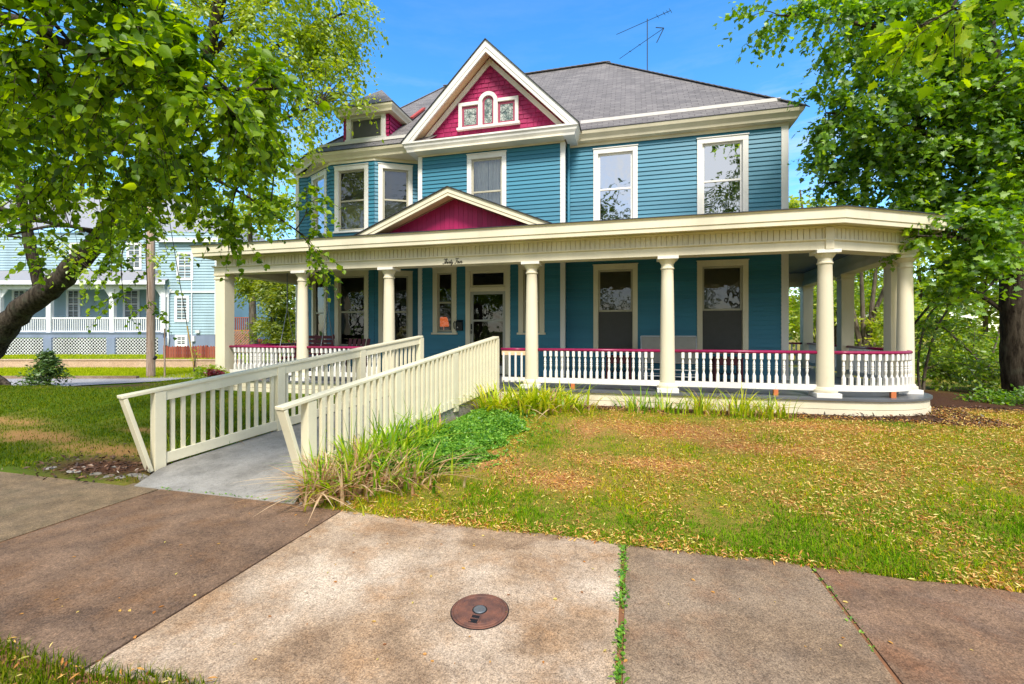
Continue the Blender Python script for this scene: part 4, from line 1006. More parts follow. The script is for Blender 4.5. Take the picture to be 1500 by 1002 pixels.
def sling_chair(name, label, x, y, rot, group):
    t = thing(name, label, 'chair', (x, y, DECK), rot, group)
    w = 0.225; fr = MB()
    for s in (-1, 1):
        fr.tube([(s*w, 0.10, 0), (s*w, 0.16, 0.40), (s*w, 0.27, 0.97)], 0.013, 8); fr.tube([(s*w, -0.30, 0), (s*w, -0.27, 0.42), (s*w, -0.22, 0.62), (s*w, 0.18, 0.64)], 0.013, 8); fr.tube([(s*w, -0.28, 0.41), (s*w, 0.16, 0.37)], 0.012, 8)
    fr.tube([(-w, 0.27, 0.97), (w, 0.27, 0.97)], 0.013, 8); fr.tube([(-w, -0.285, 0.26), (w, -0.285, 0.26)], 0.010, 8); fr.tube([(-w, -0.29, 0.12), (w, -0.29, 0.12)], 0.010, 8); fr.tube([(-w, 0.12, 0.14), (w, 0.12, 0.14)], 0.010, 8)
    add('frame', fr, M['chairframe'], t, smooth=True, world=False)
    mb = MB(); mb.hexa([(-w+0.012, -0.27, 0.405), (w-0.012, -0.27, 0.405), (w-0.012, 0.15, 0.365), (-w+0.012, 0.15, 0.365), (-w+0.012, -0.27, 0.42), (w-0.012, -0.27, 0.42), (w-0.012, 0.16, 0.38), (-w+0.012, 0.16, 0.38)]); add('seat', mb, M['sling'], t, world=False)
    mb = MB(); mb.hexa([(-w+0.012, 0.150, 0.40), (w-0.012, 0.150, 0.40), (w-0.012, 0.165, 0.40), (-w+0.012, 0.165, 0.40), (-w+0.012, 0.258, 0.955), (w-0.012, 0.258, 0.955), (w-0.012, 0.272, 0.955), (-w+0.012, 0.272, 0.955)]); add('backrest', mb, M['sling'], t, world=False)
sling_chair('patio_chair', 'grey sling patio chair on the porch, on the door side of the middle column', 0.45, 10.55, 0.05, 'sling chairs on the porch')
sling_chair('patio_chair', 'grey sling patio chair on the porch, on the tree side of the middle column', 1.13, 10.45, -0.08, 'sling chairs on the porch')
def side_table(label, x, y):
    t = thing('side_table', label, 'table', (x, y, DECK), 0, 'burgundy tables on the porch')
    mb = MB()
    for k in range(6): mb.box(-0.29+k*0.098, -0.29+k*0.098+0.088, -0.22, 0.22, 0.50, 0.525)
    mb.box(-0.27, 0.27, -0.2, -0.18, 0.36, 0.4995); mb.box(-0.27, 0.27, 0.18, 0.2, 0.36, 0.4995); add('tabletop', mb, M['swing'], t, world=False)
    for a in (-1, 1):
        for b in (-1, 1):
            mb = MB(); mb.box(a*0.25-0.025, a*0.25+0.025, b*0.178-0.02, b*0.178+0.02, 0, 0.499); add('leg', mb, M['swing'], t, world=False)
    mb = MB(); mb.box(-0.22, 0.22, -0.15, 0.15, 0.15, 0.17); add('shelf', mb, M['black'], t, world=False)
side_table('low burgundy slatted table below the porch window between door and chairs', -0.28, 10.7)
side_table('low burgundy slatted table below the porch window nearest the house corner', 2.0, 10.7)
sw = thing('porch_swing', 'burgundy slatted porch swing hung on grey chains near the end post', 'swing', (-8.0, 9.9, DECK))
sx0, sx1 = -8.58, -7.42
mb = MB()
for k in range(6): mb.box(sx0, sx1, 9.62+k*0.083, 9.62+k*0.083+0.07, 0.95, 0.972)
mb.box(sx0+0.02, sx0+0.06, 9.62, 10.1, 0.90, 0.9495); mb.box(sx1-0.06, sx1-0.02, 9.62, 10.1, 0.90, 0.9495); add('seat', mb, M['swing'], sw)
mb = MB()
for k in range(5): mb.beam((sx0, 10.13+k*0.022, 1.04+k*0.105), (sx1, 10.13+k*0.022, 1.04+k*0.105), 0.02, 0.082)
for x in (sx0+0.06, -8.0, sx1-0.06): mb.beam((x, 10.12, 0.95), (x, 10.245, 1.53), 0.05, 0.02, up=(0, -1, 0))
add('backrest', mb, M['swing'], sw)
for x in (sx0-0.02, sx1+0.02):
    mb = MB(); mb.box(x-0.035, x+0.035, 9.58, 10.2, 1.20, 1.225); mb.box(x-0.02, x+0.02, 9.62, 9.66, 0.95, 1.199); add('armrest', mb, M['swing'], sw)
    mb = MB()
    for y0 in (9.64, 10.18): mb.tube([(x, y0, 1.2), (x, 9.9, 2.2)], 0.009, 6)
    n = 26
    for k in range(n):
        z = 2.2+k*(3.325-2.2)/n; w = 0.014 if k % 2 else 0.006
        mb.box(x-w, x+w, 9.9-(0.02-w), 9.9+(0.02-w), z, z+0.05)
    add('chain', mb, M['chain'], sw)
ch = thing('porch_chair', 'small burgundy slatted armchair on the porch beside the swing', 'chair', (-6.72, 9.9, DECK))
mb = MB()
for k in range(4): mb.box(-6.98, -6.46, 9.7+k*0.11, 9.7+k*0.11+0.095, 0.93, 0.952)
add('seat', mb, M['swing'], ch)
mb = MB()
for k in range(5): mb.beam((-6.97+k*0.13, 10.12, 0.95), (-6.97+k*0.13, 10.26, 1.42), 0.09, 0.018, up=(0, -1, 0))
add('backrest', mb, M['swing'], ch)
for x in (-7.0, -6.44):
    mb = MB(); mb.beam((x, 9.62, 1.15), (x, 10.15, 1.18), 0.08, 0.022); add('armrest', mb, M['black'], ch)
    for y in (9.68, 10.1):
        mb = MB(); mb.box(x-0.022, x+0.022, y-0.022, y+0.022, DECK, 1.14); add('leg', mb, M['swing'], ch)
lamp = thing('table_lamp', 'orange shaded lamp glowing behind the narrow window left of the door', 'lamp', (-4.94, 11.5, 0.98))
mb = MB(); mb.lathe((-4.94, 11.5, 0), [(0.145, 1.74), (0.148, 1.76), (0.135, 1.86), (0.10, 1.98), (0.07, 2.0)], 24); add('lamp_shade', mb, M['lampshade'], lamp, smooth=True)
mb = MB(); mb.lathe((-4.94, 11.5, 0), [(0.09, 0.98), (0.03, 1.05), (0.07, 1.35), (0.05, 1.55), (0.015, 1.65), (0.015, 1.739)], 16); add('lamp_base', mb, M['curtain'], lamp, smooth=True)
mb = MB(); mb.box(-5.2, -4.5, 11.2, 11.75, 0.93, 0.9795)
for a in (-5.17, -4.56):
    for b in (11.23, 11.69): mb.box(a, a+0.045, b, b+0.045, 0.50, 0.9295)
tag(add('console_table', mb, M['swing']), 'dark table under the orange lamp behind the narrow window', 'table')

fp = thing('flower_pot', 'dark pot with tall stems of small white flowers beside the front door', 'potted plant', (-4.02, 10.55, DECK))
mb = MB(); mb.lathe((-4.02, 10.55, DECK), [(0.09, 0), (0.13, 0.24), (0.14, 0.26), (0.12, 0.26)], 16); add('pot', mb, M['black'], fp)
mb = MB()
for k in range(9):
    a = k*0.9; e = Vector((-4.02+0.10*math.cos(a), 10.55+0.08*math.sin(a), DECK+0.60+0.025*(k % 5))); mb.tube([(-4.02, 10.55, DECK+0.24), ((-4.02+e.x)/2, (10.55+e.y)/2, DECK+0.5), e], 0.004, 4)
add('stems', mb, M['gr_green'], fp)
mb = MB()
for k in range(9):
    a = k*0.9; mb.lathe((-4.02+0.10*math.cos(a), 10.55+0.08*math.sin(a), DECK+0.60+0.025*(k % 5)), [(0.006, -0.012), (0.022, 0.002), (0.012, 0.014), (0.004, 0.016)], 7)
add('blossoms', mb, M['flowerwhite'], fp)

# TV antenna on the roof
an = thing('roof_antenna', 'thin dark television antenna with two slanting booms on the roof hip', 'antenna', (0.47, 14.5, 9.35))
M0 = Vector((0.47, 14.5, 9.30))
mb = MB(); mb.tube([M0, M0+Vector((0, 0, 1.86))], 0.014, 8); add('mast', mb, M['iron'], an)
top = M0+Vector((0, 0, 1.80)); lo = M0+Vector((0, 0, 1.23))
def boom(c, ang, l0, l1, els):
    d = Vector((math.cos(ang), math.sin(ang), 0)); n = Vector((-d.y, d.x, 0))
    mb = MB(); mb.tube([c-d*l0, c+d*l1], 0.008, 6)
    for s, h in els: mb.tube([c+d*s-n*h, c+d*s+n*h], 0.006, 5)
    add('boom', mb, M['iron'], an)
boom(top, R(-24), 1.02, 0.72, [(0.32, 0.10), (0.52, 0.09), (0.62, 0.08), (0.71, 0.12)])
boom(lo, R(-43), 1.15, 0.62, [(-0.3, 0.05), (-0.7, 0.05)])
d = Vector((math.cos(R(-43)), math.sin(R(-43)), 0)); e = lo+d*0.62
mb = MB(); mb.tube([e, e+Vector((-0.22, 0.1, 0.12))], 0.012, 6); mb.tube([e, e+Vector((-0.2, 0.1, -0.34))], 0.012, 6); add('reflector_arm', mb, M['iron'], an)

# ------------------------------------------------------------------ SIDE STREET AND THE HOUSE ACROSS IT (laid out square to the way the viewer looks)
def lz(r, d, z=0.0): v = EYE+FWD*d+RGT*r; return Vector((v.x, v.y, z))
def band(name, pts, z, mat, label, kind='structure'):
    mb = MB(); mb.face([lz(r, d, z) for r, d in pts]); o = add(name, mb, mat); tag(o, label, None, None, kind); return o
cen = [(-60, 14.1), (-30, 14.1), (-16, 14.1), (-13.2, 14.3), (-11.8, 15.4), (-11.1, 17.2), (-10.9, 20), (-10.9, 60)]
mb = MB(); prev = None
for i, (r, d) in enumerate(cen):
    a, b = cen[max(i-1, 0)], cen[min(i+1, len(cen)-1)]; t = Vector((b[0]-a[0], b[1]-a[1])).normalized(); n = Vector((-t.y, t.x))
    cur = (lz(r+n.x*1.15, d+n.y*1.15, 0.03), lz(r-n.x*1.15, d-n.y*1.15, 0.03))
    if prev: mb.face([prev[1], cur[1], cur[0], prev[0]])
    prev = cur
tag(add('road', mb, M['road']), 'pale grey side street', None, None, 'structure')
mb = MB(); mb.beam(lz(-60, 15.32, 0.03), lz(-12.6, 15.32, 0.03), 0.14, 0.16); tag(add('kerb', mb, M['kerbstone']), 'kerb of the side street', None, None, 'structure')
mb = MB(); p0, p1 = lz(-45, 20, -0.1), lz(-11.9, 20, -0.1)
mb.beam(p0+Vector((0, 0, 0.2)), p1+Vector((0, 0, 0.2)), 0.3, 0.5); rw = add('retaining_wall', mb, M['tanwall'], bevel=0.02); tag(rw, 'low tan concrete retaining wall across the side street', 'wall')
mb = MB(); mb.beam(p0+Vector((0, 0, 0.47)), p1+Vector((0, 0, 0.47)), 0.36, 0.04); add('coping', mb, M['tanwall'], rw)
band('neighbour_lawn', [(-45, 20.1), (-11.9, 20.1), (-11.9, 60), (-45, 60)], 0.20, plain('neighbour turf', (0.13, 0.19, 0.02), 0.9, var=0.4, scale=4), 'raised lawn behind the tan wall')

nb = thing('neighbour_house', 'pale aqua two storey house with white railed porch and slate blue lattice base', 'house', tuple(lz(-20, 28, 0)), YAW)
# local axes: x along the viewer's right, y away, measured from r=-20, d=28
def nbx(px): return (px-750)/667*28+20
def nz(py): return 1.6+(486-py)/667*28
def nba(name, mb, mat, **k): return add(name, mb, mat, nb, world=False, **k)
def lapbox(mb, x0, x1, y, z0, z1, e=0.17):
    z = z0
    while z < z1: zt = min(z+e, z1); mb.face([(x0, y-0.045, z), (x1, y-0.045, z), (x1, y-0.004, zt), (x0, y-0.004, zt)]); mb.face([(x0, y, z), (x1, y, z), (x1, y-0.045, z), (x0, y-0.045, z)]); z = zt
xa, xb = nbx(236), nbx(316)
mb = MB(); lapbox(mb, xa-0.1, xb, 0, nz(490), nz(427)); lapbox(mb, xa-0.1, xb+0.05, -0.06, nz(426), nz(340)); mb.box(xa, xb, 0.01, 9, nz(490), nz(342)); nba('wing_wall', mb, M['nb_siding'])
mb = MB(); mb.box(xa, xb-0.05, -0.02, 9, -0.1, nz(490)); nba('foundation', mb, M['nb_base'])
mb = MB(); ov = 0.35
mb.face([(xa-1.5, -ov, nz(352)), (xb+ov, -ov, nz(352)), (xb-2.0, 4.5, nz(352)+3.0), (xa-1.5, 4.5, nz(352)+3.0)]); mb.face([(xb+ov, -ov, nz(352)), (xb+ov, 9.4, nz(352)), (xb-2.0, 4.5, nz(352)+3.0)])
mb.face([(nbx(-150), 2-ov, nz(325)), (xa-0.6, 2-ov, nz(325)), (xa-0.6, 6.5, nz(325)+3.4), (nbx(-150), 6.5, nz(325)+3.4)]); nba('roof', mb, M['nb_roof'])
mb = MB(); mb.box(xb-0.02, xb+0.10, -0.09, 0.05, nz(490), nz(350)); mb.box(xa-0.1, xb+ov, -ov, -ov+0.03, nz(356), nz(350)); mb.box(xa-0.1, xb+0.08, -0.10, -0.07, nz(429), nz(426)); nba('trim', mb, M['nb_white'])
def nbwin(px0, px1, py0, py1, y, n=1):
    x0, x1, z0, z1 = nbx(px0), nbx(px1), nz(py1), nz(py0); t = 0.15
    mb = MB(); mb.box(x0-t, x0, y-0.05, y, z0-t, z1+t); mb.box(x1, x1+t, y-0.05, y, z0-t, z1+t); mb.box(x0, x1, y-0.05, y, z1, z1+t); mb.box(x0, x1, y-0.05, y, z0-t, z0)
    mb.box(x0, x1, y-0.04, y-0.01, (z0+z1)/2-0.03, (z0+z1)/2+0.03); mb.box((x0+x1)/2-0.02, (x0+x1)/2+0.02, y-0.0385, y-0.011, z0, z1)
    for q in (0.25, 0.75): mb.box(x0, x1, y-0.038, y-0.012, z0+(z1-z0)*q-0.015, z0+(z1-z0)*q+0.015)
    w = nba('window', mb, M['nb_white']); mb = MB(); mb.box(x0, x1, y-0.01, y-0.004, z0, z1); p = add('pane', mb, M['nb_glass'], w, world=False)
nbwin(264, 281, 373, 407, -0.08); nbwin(260, 274, 437, 468, -0.02); nbwin(261, 272, 494, 504, -0.04)
# main block with its porch
mb = MB(); lapbox(mb, nbx(-150), xa+0.02, 2.0, nz(495), nz(330)); nba('main_wall', mb, M['nb_siding'])
for a, b in ((144, 163), (55, 70), (-30, -15)): nbwin(a, b, 422, 463, 1.97)
nbwin(150, 166, 350, 385, 1.97); nbwin(60, 76, 350, 385, 1.97)
mb = MB(); mb.box(nbx(-150), nbx(242), -0.2, 2.0, nz(487)-0.32, nz(487)); mb.box(nbx(-150), nbx(244), -0.25, 2.0, nz(487)-0.06, nz(487)+0.004); nba('porch_floor', mb, M['nb_base'])
mb = MB(); mb.face([(nbx(-150), -0.6, nz(413)), (nbx(252), -0.6, nz(413)), (nbx(235), 2.0, nz(390)), (nbx(-150), 2.0, nz(390))]); nba('porch_roof', mb, M['nb_roof'])
mb = MB(); mb.box(nbx(-150), nbx(252), -0.6, -0.56, nz(418), nz(412.5)); mb.box(nbx(-150), nbx(244), -0.18, -0.02, nz(424), nz(418.2)); nba('porch_cornice', mb, M['nb_white'])
for px in (2, 75, 167, 242):
    mb = MB(); x = nbx(px); mb.box(x-0.14, x+0.14, -0.2, 0.02, nz(487), nz(424)); mb.prism([(x-0.5, -0.13, nz(424)), (x+0.5, -0.13, nz(424)), (x+0.16, -0.13, nz(436)), (x-0.16, -0.13, nz(436))], (0, 0.06, 0)); nba('porch_post', mb, M['nb_white'])
    mb = MB(); mb.box(x-0.25, x+0.25, -0.26, 0.1, -0.1, nz(487)-0.32); nba('pier', mb, M['nb_base'])
for a, b in ((-60, -2), (5, 72), (79, 164), (170, 239)):
    mb = MB(); x0, x1 = nbx(a), nbx(b)
    mb.box(x0, x1, -0.14, -0.06, nz(467.5), nz(465)); mb.box(x0, x1, -0.13, -0.07, nz(486), nz(484.5))
    n = int((x1-x0)/0.13)
    for k in range(n): xx = x0+(k+0.5)*(x1-x0)/n; mb.box(xx-0.025, xx+0.025, -0.12, -0.08, nz(484.5), nz(467.5))
    nba('porch_railing', mb, M['nb_white'])
    mb = MB(); z0, z1 = 0.15, nz(487)-0.34; s = 0.20
    k = x0-(z1-z0)
    while k < x1:
        for sg in (1, -1):
            p = [(k, z0), (k+(z1-z0), z1)] if sg > 0 else [(k+(z1-z0), z0), (k, z1)]
            (ax_, az), (bx_, bz) = sorted(p)
            if ax_ < x0: t = (x0-ax_)/(bx_-ax_); ax_, az = x0, az+(bz-az)*t
            if bx_ > x1: t = (x1-ax_)/(bx_-ax_); bx_, bz = x1, az+(bz-az)*t
            if bx_-ax_ > 0.05: mb.beam((ax_, -0.16-0.012*sg, az), (bx_, -0.16-0.012*sg, bz), 0.022, 0.032)
        k += s
    nba('lattice_panel', mb, M['nb_white'])
mb = MB(); mb.box(nbx(-150), nbx(240), 0.9, 1.0, -0.1, nz(497)); nba('porch_shade_sheet', mb, M['nb_dark'])  # near-black sheet stands in for the shade behind the lattice
mb = MB(); x = nbx(248); mb.tube([(x, -0.12, nz(420)), (x+0.02, -0.12, nz(428)), (x, -0.12, nz(489)), (x+0.02, -0.12, nz(496)), (x-0.1, -0.1, nz(520))], 0.05, 8); nba('downspout', mb, M['nb_white'])
mb = MB(); x = nbx(282); mb.tube([(x, -0.08, nz(395)), (x, -0.08, nz(525))], 0.035, 8); mb.box(x+0.02, x+0.2, -0.16, -0.02, nz(500), nz(492)); nba('electric_meter', mb, M['nb_white'])
mb = MB(); x = nbx(291); mb.box(x-0.12, x+0.12, -0.15, 0, nz(488), nz(483.5)); nba('wall_vent', mb, M['chairframe'])

# red picket fence, garden deck, pole, post, sapling
def picket(label, r0, r1, d, z0, z1):
    t = thing('picket_fence', label, 'fence', tuple(lz((r0+r1)/2, d, z0)), YAW)
    n = int((r1-r0)/0.135); rr = random.Random(int(r0*10)); L0 = (r1-r0)/2
    bmb = MB()
    for k in range(n):
        x = -L0+(k+0.5)*(r1-r0)/n; h = z1-z0+rr.uniform(-0.03, 0.03); w = 0.058
        bmb.prism([(x-w, 0, 0), (x+w, 0, 0), (x+w, 0, h-0.06), (x, 0, h), (x-w, 0, h-0.06)], (0, 0.02, 0))
    add('picket_boards', bmb, M['redwood'], t, world=False)
    mb = MB(); mb.box(-L0, L0, 0.022, 0.06, 0.2, 0.28); mb.box(-L0, L0, 0.022, 0.06, z1-z0-0.3, z1-z0-0.22); add('rail', mb, M['redwood'], t, world=False)
    for k in range(int((r1-r0)/2.2)+1):
        x = min(-L0+k*2.2, L0-0.05); mb = MB(); mb.box(x-0.05, x+0.05, 0.062, 0.16, 0, z1-z0+0.02); add('post', mb, M['redwood'], t, world=False)
picket('red stained picket fence in front of the pale aqua house wing', (239-750)/667*24, (322-750)/667*24, 24, 0.12, 0.86)
picket('red picket fence beyond the orange garden deck, seen past the end post', (372-750)/667*30, (440-750)/667*30, 30, 0.3, 1.15)
dk = thing('garden_deck', 'raised orange wooden garden deck with railing and lattice skirt', 'deck', tuple(lz(-16.6, 27.2, 0.3)), YAW)
mb = MB(); mb.box(-1.0, 1.25, 0, 2.2, 1.32, 1.42); add('platform', mb, M['deckwood'], dk, world=False)
mb = MB()
mb.box(-1.0, 1.25, -0.03, 0.02, 2.12, 2.17)
for k in range(20): mb.box(-1.0+k*0.117, -0.95+k*0.117, -0.02, 0.015, 1.42, 2.12)
mb.box(1.2, 1.25, 0.02, 2.2, 2.12, 2.17)
add('railing', mb, M['redwood'], dk, world=False)
mb = MB(); k = -1.0-1.2
while k < 1.25:
    for sg in (1, -1):
        p = [(k, 0.05), (k+1.25, 1.3)] if sg > 0 else [(k+1.25, 0.05), (k, 1.3)]
        (ax_, az), (bx_, bz) = sorted(p)
        if ax_ < -1: t = (-1-ax_)/(bx_-ax_); ax_, az = -1.0, az+(bz-az)*t
        if bx_ > 1.25: t = (1.25-ax_)/(bx_-ax_); bx_, bz = 1.25, az+(bz-az)*t
        if bx_-ax_ > 0.04: mb.beam((ax_, 0.02-0.012*sg, az), (bx_, 0.02-0.012*sg, bz), 0.02, 0.05)
    k += 0.16
add('lattice_skirt', mb, M['deckwood'], dk, world=False)
for x in (-0.98, 1.2):
    mb = MB(); mb.box(x-0.05, x+0.05, -0.06, 0.04, 0, 2.3); add('post', mb, M['deckwood'], dk, world=False)
up = thing('utility_pole', 'tall weathered wooden utility pole on the sunny verge', 'utility pole', tuple(lz(-12.5, 15.25, 0)))
p = lz(-12.5, 15.75, 0); mb = MB(); mb.tube([p+Vector((0, 0, -0.2)), p+Vector((0, 0, 0.15)), p+Vector((0.01, 0, 4)), p+Vector((0.02, 0, 9.5))], [0.145, 0.13, 0.118, 0.10], 16); add('pole', mb, M['pole'], up, smooth=True)
mb = MB(); mb.tube([p+Vector((0.22, -0.05, 0.66)), p+Vector((0.3, -0.05, 0.74))], 0.05, 8); add('tag_plate', mb, M['black'], up)
mb = MB(); mb.beam(p+Vector((-0.9, -0.15, 9.0)), p+Vector((0.95, -0.15, 9.0)), 0.1, 0.12); add('crossarm', mb, M['pole'], up)
p = lz((241-750)/667*15.7, 15.7, 0); mb = MB(); mb.tube([p, p+Vector((0, 0, 1.68))], 0.024, 8); mb.lathe(p+Vector((0, 0, 1.68)), [(0.03, 0), (0.03, 0.03)], 8); tag(add('stake_post', mb, M['pole']), 'thin bare rusty post standing upright in the verge', 'post')
g0 = lz((272-750)/667*15.7+0.35, 15.7, 0.0); g1 = lz((261-750)/667*15.7, 15.7, 3.6)
gw = thing('guy_wire', 'slanting cable with a yellow guard anchored in the verge', 'cable', tuple(g0))
mb = MB(); mb.tube([g0, g0.lerp(g1, 1.0), lz(-12.45, 15.75, 9.0)], 0.012, 6); add('cable', mb, M['black'], gw)
mb = MB(); mb.tube([g0.lerp(g1, 0.10), g0.lerp(g1, 0.50)], 0.022, 8); add('guard', mb, M['yellow'], gw)
# ------------------------------------------------------------------ FOLIAGE
T_HEART = (np.array([(0, 0, 0), (0.02, 0.26, 0.05), (0.28, 0.46, 0.09), (0.62, 0.36, 0.06), (0.86, 0.12, 0.0), (1.08, 0, -0.07), (0.86, -0.12, 0.0), (0.62, -0.36, 0.06), (0.28, -0.46, 0.09), (0.02, -0.26, 0.05)]), [[0, 1, 2, 3, 4, 5], [0, 5, 6, 7, 8, 9]])
_h = [(0.05, 0.16), (-0.10, 0.42), (0.16, 0.36), (0.34, 0.66), (0.46, 0.40), (0.62, 0.44), (0.66, 0.22), (0.84, 0.20)]
T_MAPLE = (np.array([(0, 0, 0)] + [(a, b, 0.10*b) for a, b in _h] + [(1.08, 0, -0.08)] + [(a, -b, 0.10*b) for a, b in reversed(_h)]), [list(range(0, 10)), [0] + list(range(9, 18))])
T_OVAL = (np.array([(0, 0, 0), (0.3, 0.27, 0.06), (0.7, 0.24, 0.04), (1, 0, -0.06), (0.7, -0.24, 0.04), (0.3, -0.27, 0.06)]), [[0, 1, 2, 3], [0, 3, 4, 5]])
T_LANCE = (np.array([(0, 0, 0), (0.45, 0.20, 0.03), (1, 0, -0.08), (0.45, -0.20, 0.03)]), [[0, 1, 2], [0, 2, 3]])
T_SEED = (np.array([(0, 0, 0), (0.22, 0.10, 0.06), (0.62, 0.15, 0.02), (1.0, 0.04, -0.10), (0.62, -0.10, 0.03), (0.22, -0.07, 0.05)]), [[0, 1, 2, 3], [0, 3, 4, 5]])
def place(P, D, Nn, S, tpl):
    """one leaf outline per row of P, pointing along D, facing Nn, S long"""
    D = unit(D); side = unit(np.cross(D, Nn)); Nn = np.cross(side, D)
    tv, tf = tpl; k = len(tv)
    V = P[:, None, :] + S[:, None, None]*(tv[None, :, 0:1]*D[:, None, :] + tv[None, :, 1:2]*side[:, None, :] + tv[None, :, 2:3]*Nn[:, None, :])
    base = (np.arange(len(P))*k)[:, None]
    return V.reshape(-1, 3), [base+np.array(f)[None, :] for f in tf]
class Leaves:
    def __init__(s): s.V = []; s.F = []; s.n = 0
    def put(s, V, F):
        s.V.append(V); s.F += [f+s.n for f in F]; s.n += len(V)
    def build(s, name, mat, parent=None):
        return np_mesh(name, np.concatenate(s.V), s.F, mat, parent)
def spray(lv, pos, dr, ln, K, size, tpl, droop=0.35, up=0.55, hang=0.35):
    """twigs at pos growing along dr, K leaves alternating down each"""
    n = len(pos); t = (np.arange(K)+0.8)/K
    z = np.array([0, 0, 1.0])
    P = pos[:, None, :] + dr[:, None, :]*(ln[:, None, None]*t[None, :, None]) - z*(droop*ln[:, None, None]*(t**2)[None, :, None])
    s = unit(np.cross(dr, z)+1e-6); sg = np.where(np.arange(K) % 2 == 0, 1.0, -1.0)
    D = 0.45*dr[:, None, :] + 0.85*s[:, None, :]*sg[None, :, None] - z*hang + RNG.normal(0, 0.38, (n, K, 3))
    Nn = z*up + RNG.normal(0, 0.55, (n, K, 3)); Nn[..., 1] -= 0.25
    S = size*RNG.uniform(0.4, 1.3, (n, K))
    P = P + RNG.normal(0, size*0.25, P.shape)
    lv.put(*place(P.reshape(-1, 3), D.reshape(-1, 3), unit(Nn.reshape(-1, 3)), S.ravel(), tpl))
def limb(mb, pts, r0, r1, n=8, seg=5, wig=0.0):
    """a limb through the given points, smoothed and tapering"""
    P = [Vector(p) for p in pts]; out = []
    for i in range(len(P)-1):
        p0 = P[max(i-1, 0)]; p1 = P[i]; p2 = P[i+1]; p3 = P[min(i+2, len(P)-1)]
        for k in range(seg):
            t = k/seg; out.append(0.5*((2*p1)+(p2-p0)*t+(2*p0-5*p1+4*p2-p3)*t*t+(3*p1-p0-3*p2+p3)*t*t*t))
    out.append(P[-1])
    if wig: out = [p+Vector(RNG.normal(0, wig, 3)) if 0 < i < len(out)-1 else p for i, p in enumerate(out)]
    m = len(out); mb.tube(out, [r0+(r1-r0)*(k/(m-1))**0.8 for k in range(m)], n)
    return out
def tree(name, label, cat, limbs, blobs, leaf, size, tpl, barkm, K=9, twig=0.55, droop=0.35, base=None, group=None, twigs_wood=True, up=0.55, hang=0.35, spread=1.0, shell=0.55):
    """limbs: (points, r0, r1); blobs: (centre, radii, twigs). Trunk with limbs and twigs, crown of single leaves"""
    b = Vector(base if base is not None else limbs[0][0][0])
    t = thing(name, label, cat, tuple(b), 0, group)
    mb = MB(); pool = []
    for pts, r0, r1 in limbs:
        o = limb(mb, pts, r0, r1, 12 if r0 > 0.08 else 7, 6, r1*0.08); pool += o[len(o)//3:]
    pool_np = np.array([tuple(p) for p in pool]); lv = Leaves()
    for c, rad, ntw in blobs:
        c = np.array(c); rad = np.array(rad if hasattr(rad, '__len__') else (rad,)*3, float)
        nb = max(2, ntw//9)
        dirs = unit(RNG.normal(0, 1, (nb, 3))); ends = c+dirs*rad*(RNG.uniform(shell**2, 1.0, (nb, 1))**0.5)
        k = ntw//nb+1
        for e in ends:
            j = np.argmin(((pool_np-e)**2).sum(1)+RNG.uniform(0, 0.6, len(pool_np))); a = pool_np[j]
            mid = (a+e)/2+np.array([0, 0, 0.12*np.linalg.norm(e-a)])+RNG.normal(0, 0.08, 3)*np.linalg.norm(e-a)
            r0 = min(0.035, 0.006+0.006*np.linalg.norm(e-a))
            path = limb(mb, [a, mid, e], r0, 0.004, 5, 4) if twigs_wood else [Vector(a), Vector(mid), Vector(e)]
            pp = np.array([tuple(p) for p in path]); 
            tt = RNG.uniform(0.45, 1.0, k)*(len(pp)-1); i0 = np.clip(tt.astype(int), 0, len(pp)-2); f = (tt-i0)[:, None]
            P = pp[i0]*(1-f)+pp[i0+1]*f
            along = unit(pp[-1]-pp[0]); D = unit(along*0.6+unit(P-c+1e-6)*0.35+RNG.normal(0, 0.55*spread, (k, 3))+np.array([0, 0, -0.05]))
            ln = twig*RNG.uniform(0.6, 1.3, k)
            spray(lv, P, D, ln, K, size, tpl, droop, up, hang)
            if twigs_wood == 2:
                for q in range(k):
                    x = Vector(P[q]); d = Vector(D[q]); l = ln[q]
                    mb.tube([x, x+d*l*0.5-Vector((0, 0, droop*l*0.25)), x+d*l-Vector((0, 0, droop*l))], [0.004, 0.003, 0.0015], 3, False)
    add('trunk', mb, barkm, t, smooth=True)
    lv.build('crown', leaf, t)
    return t
A = lambda px, py, d: tuple(at(px, py, d))

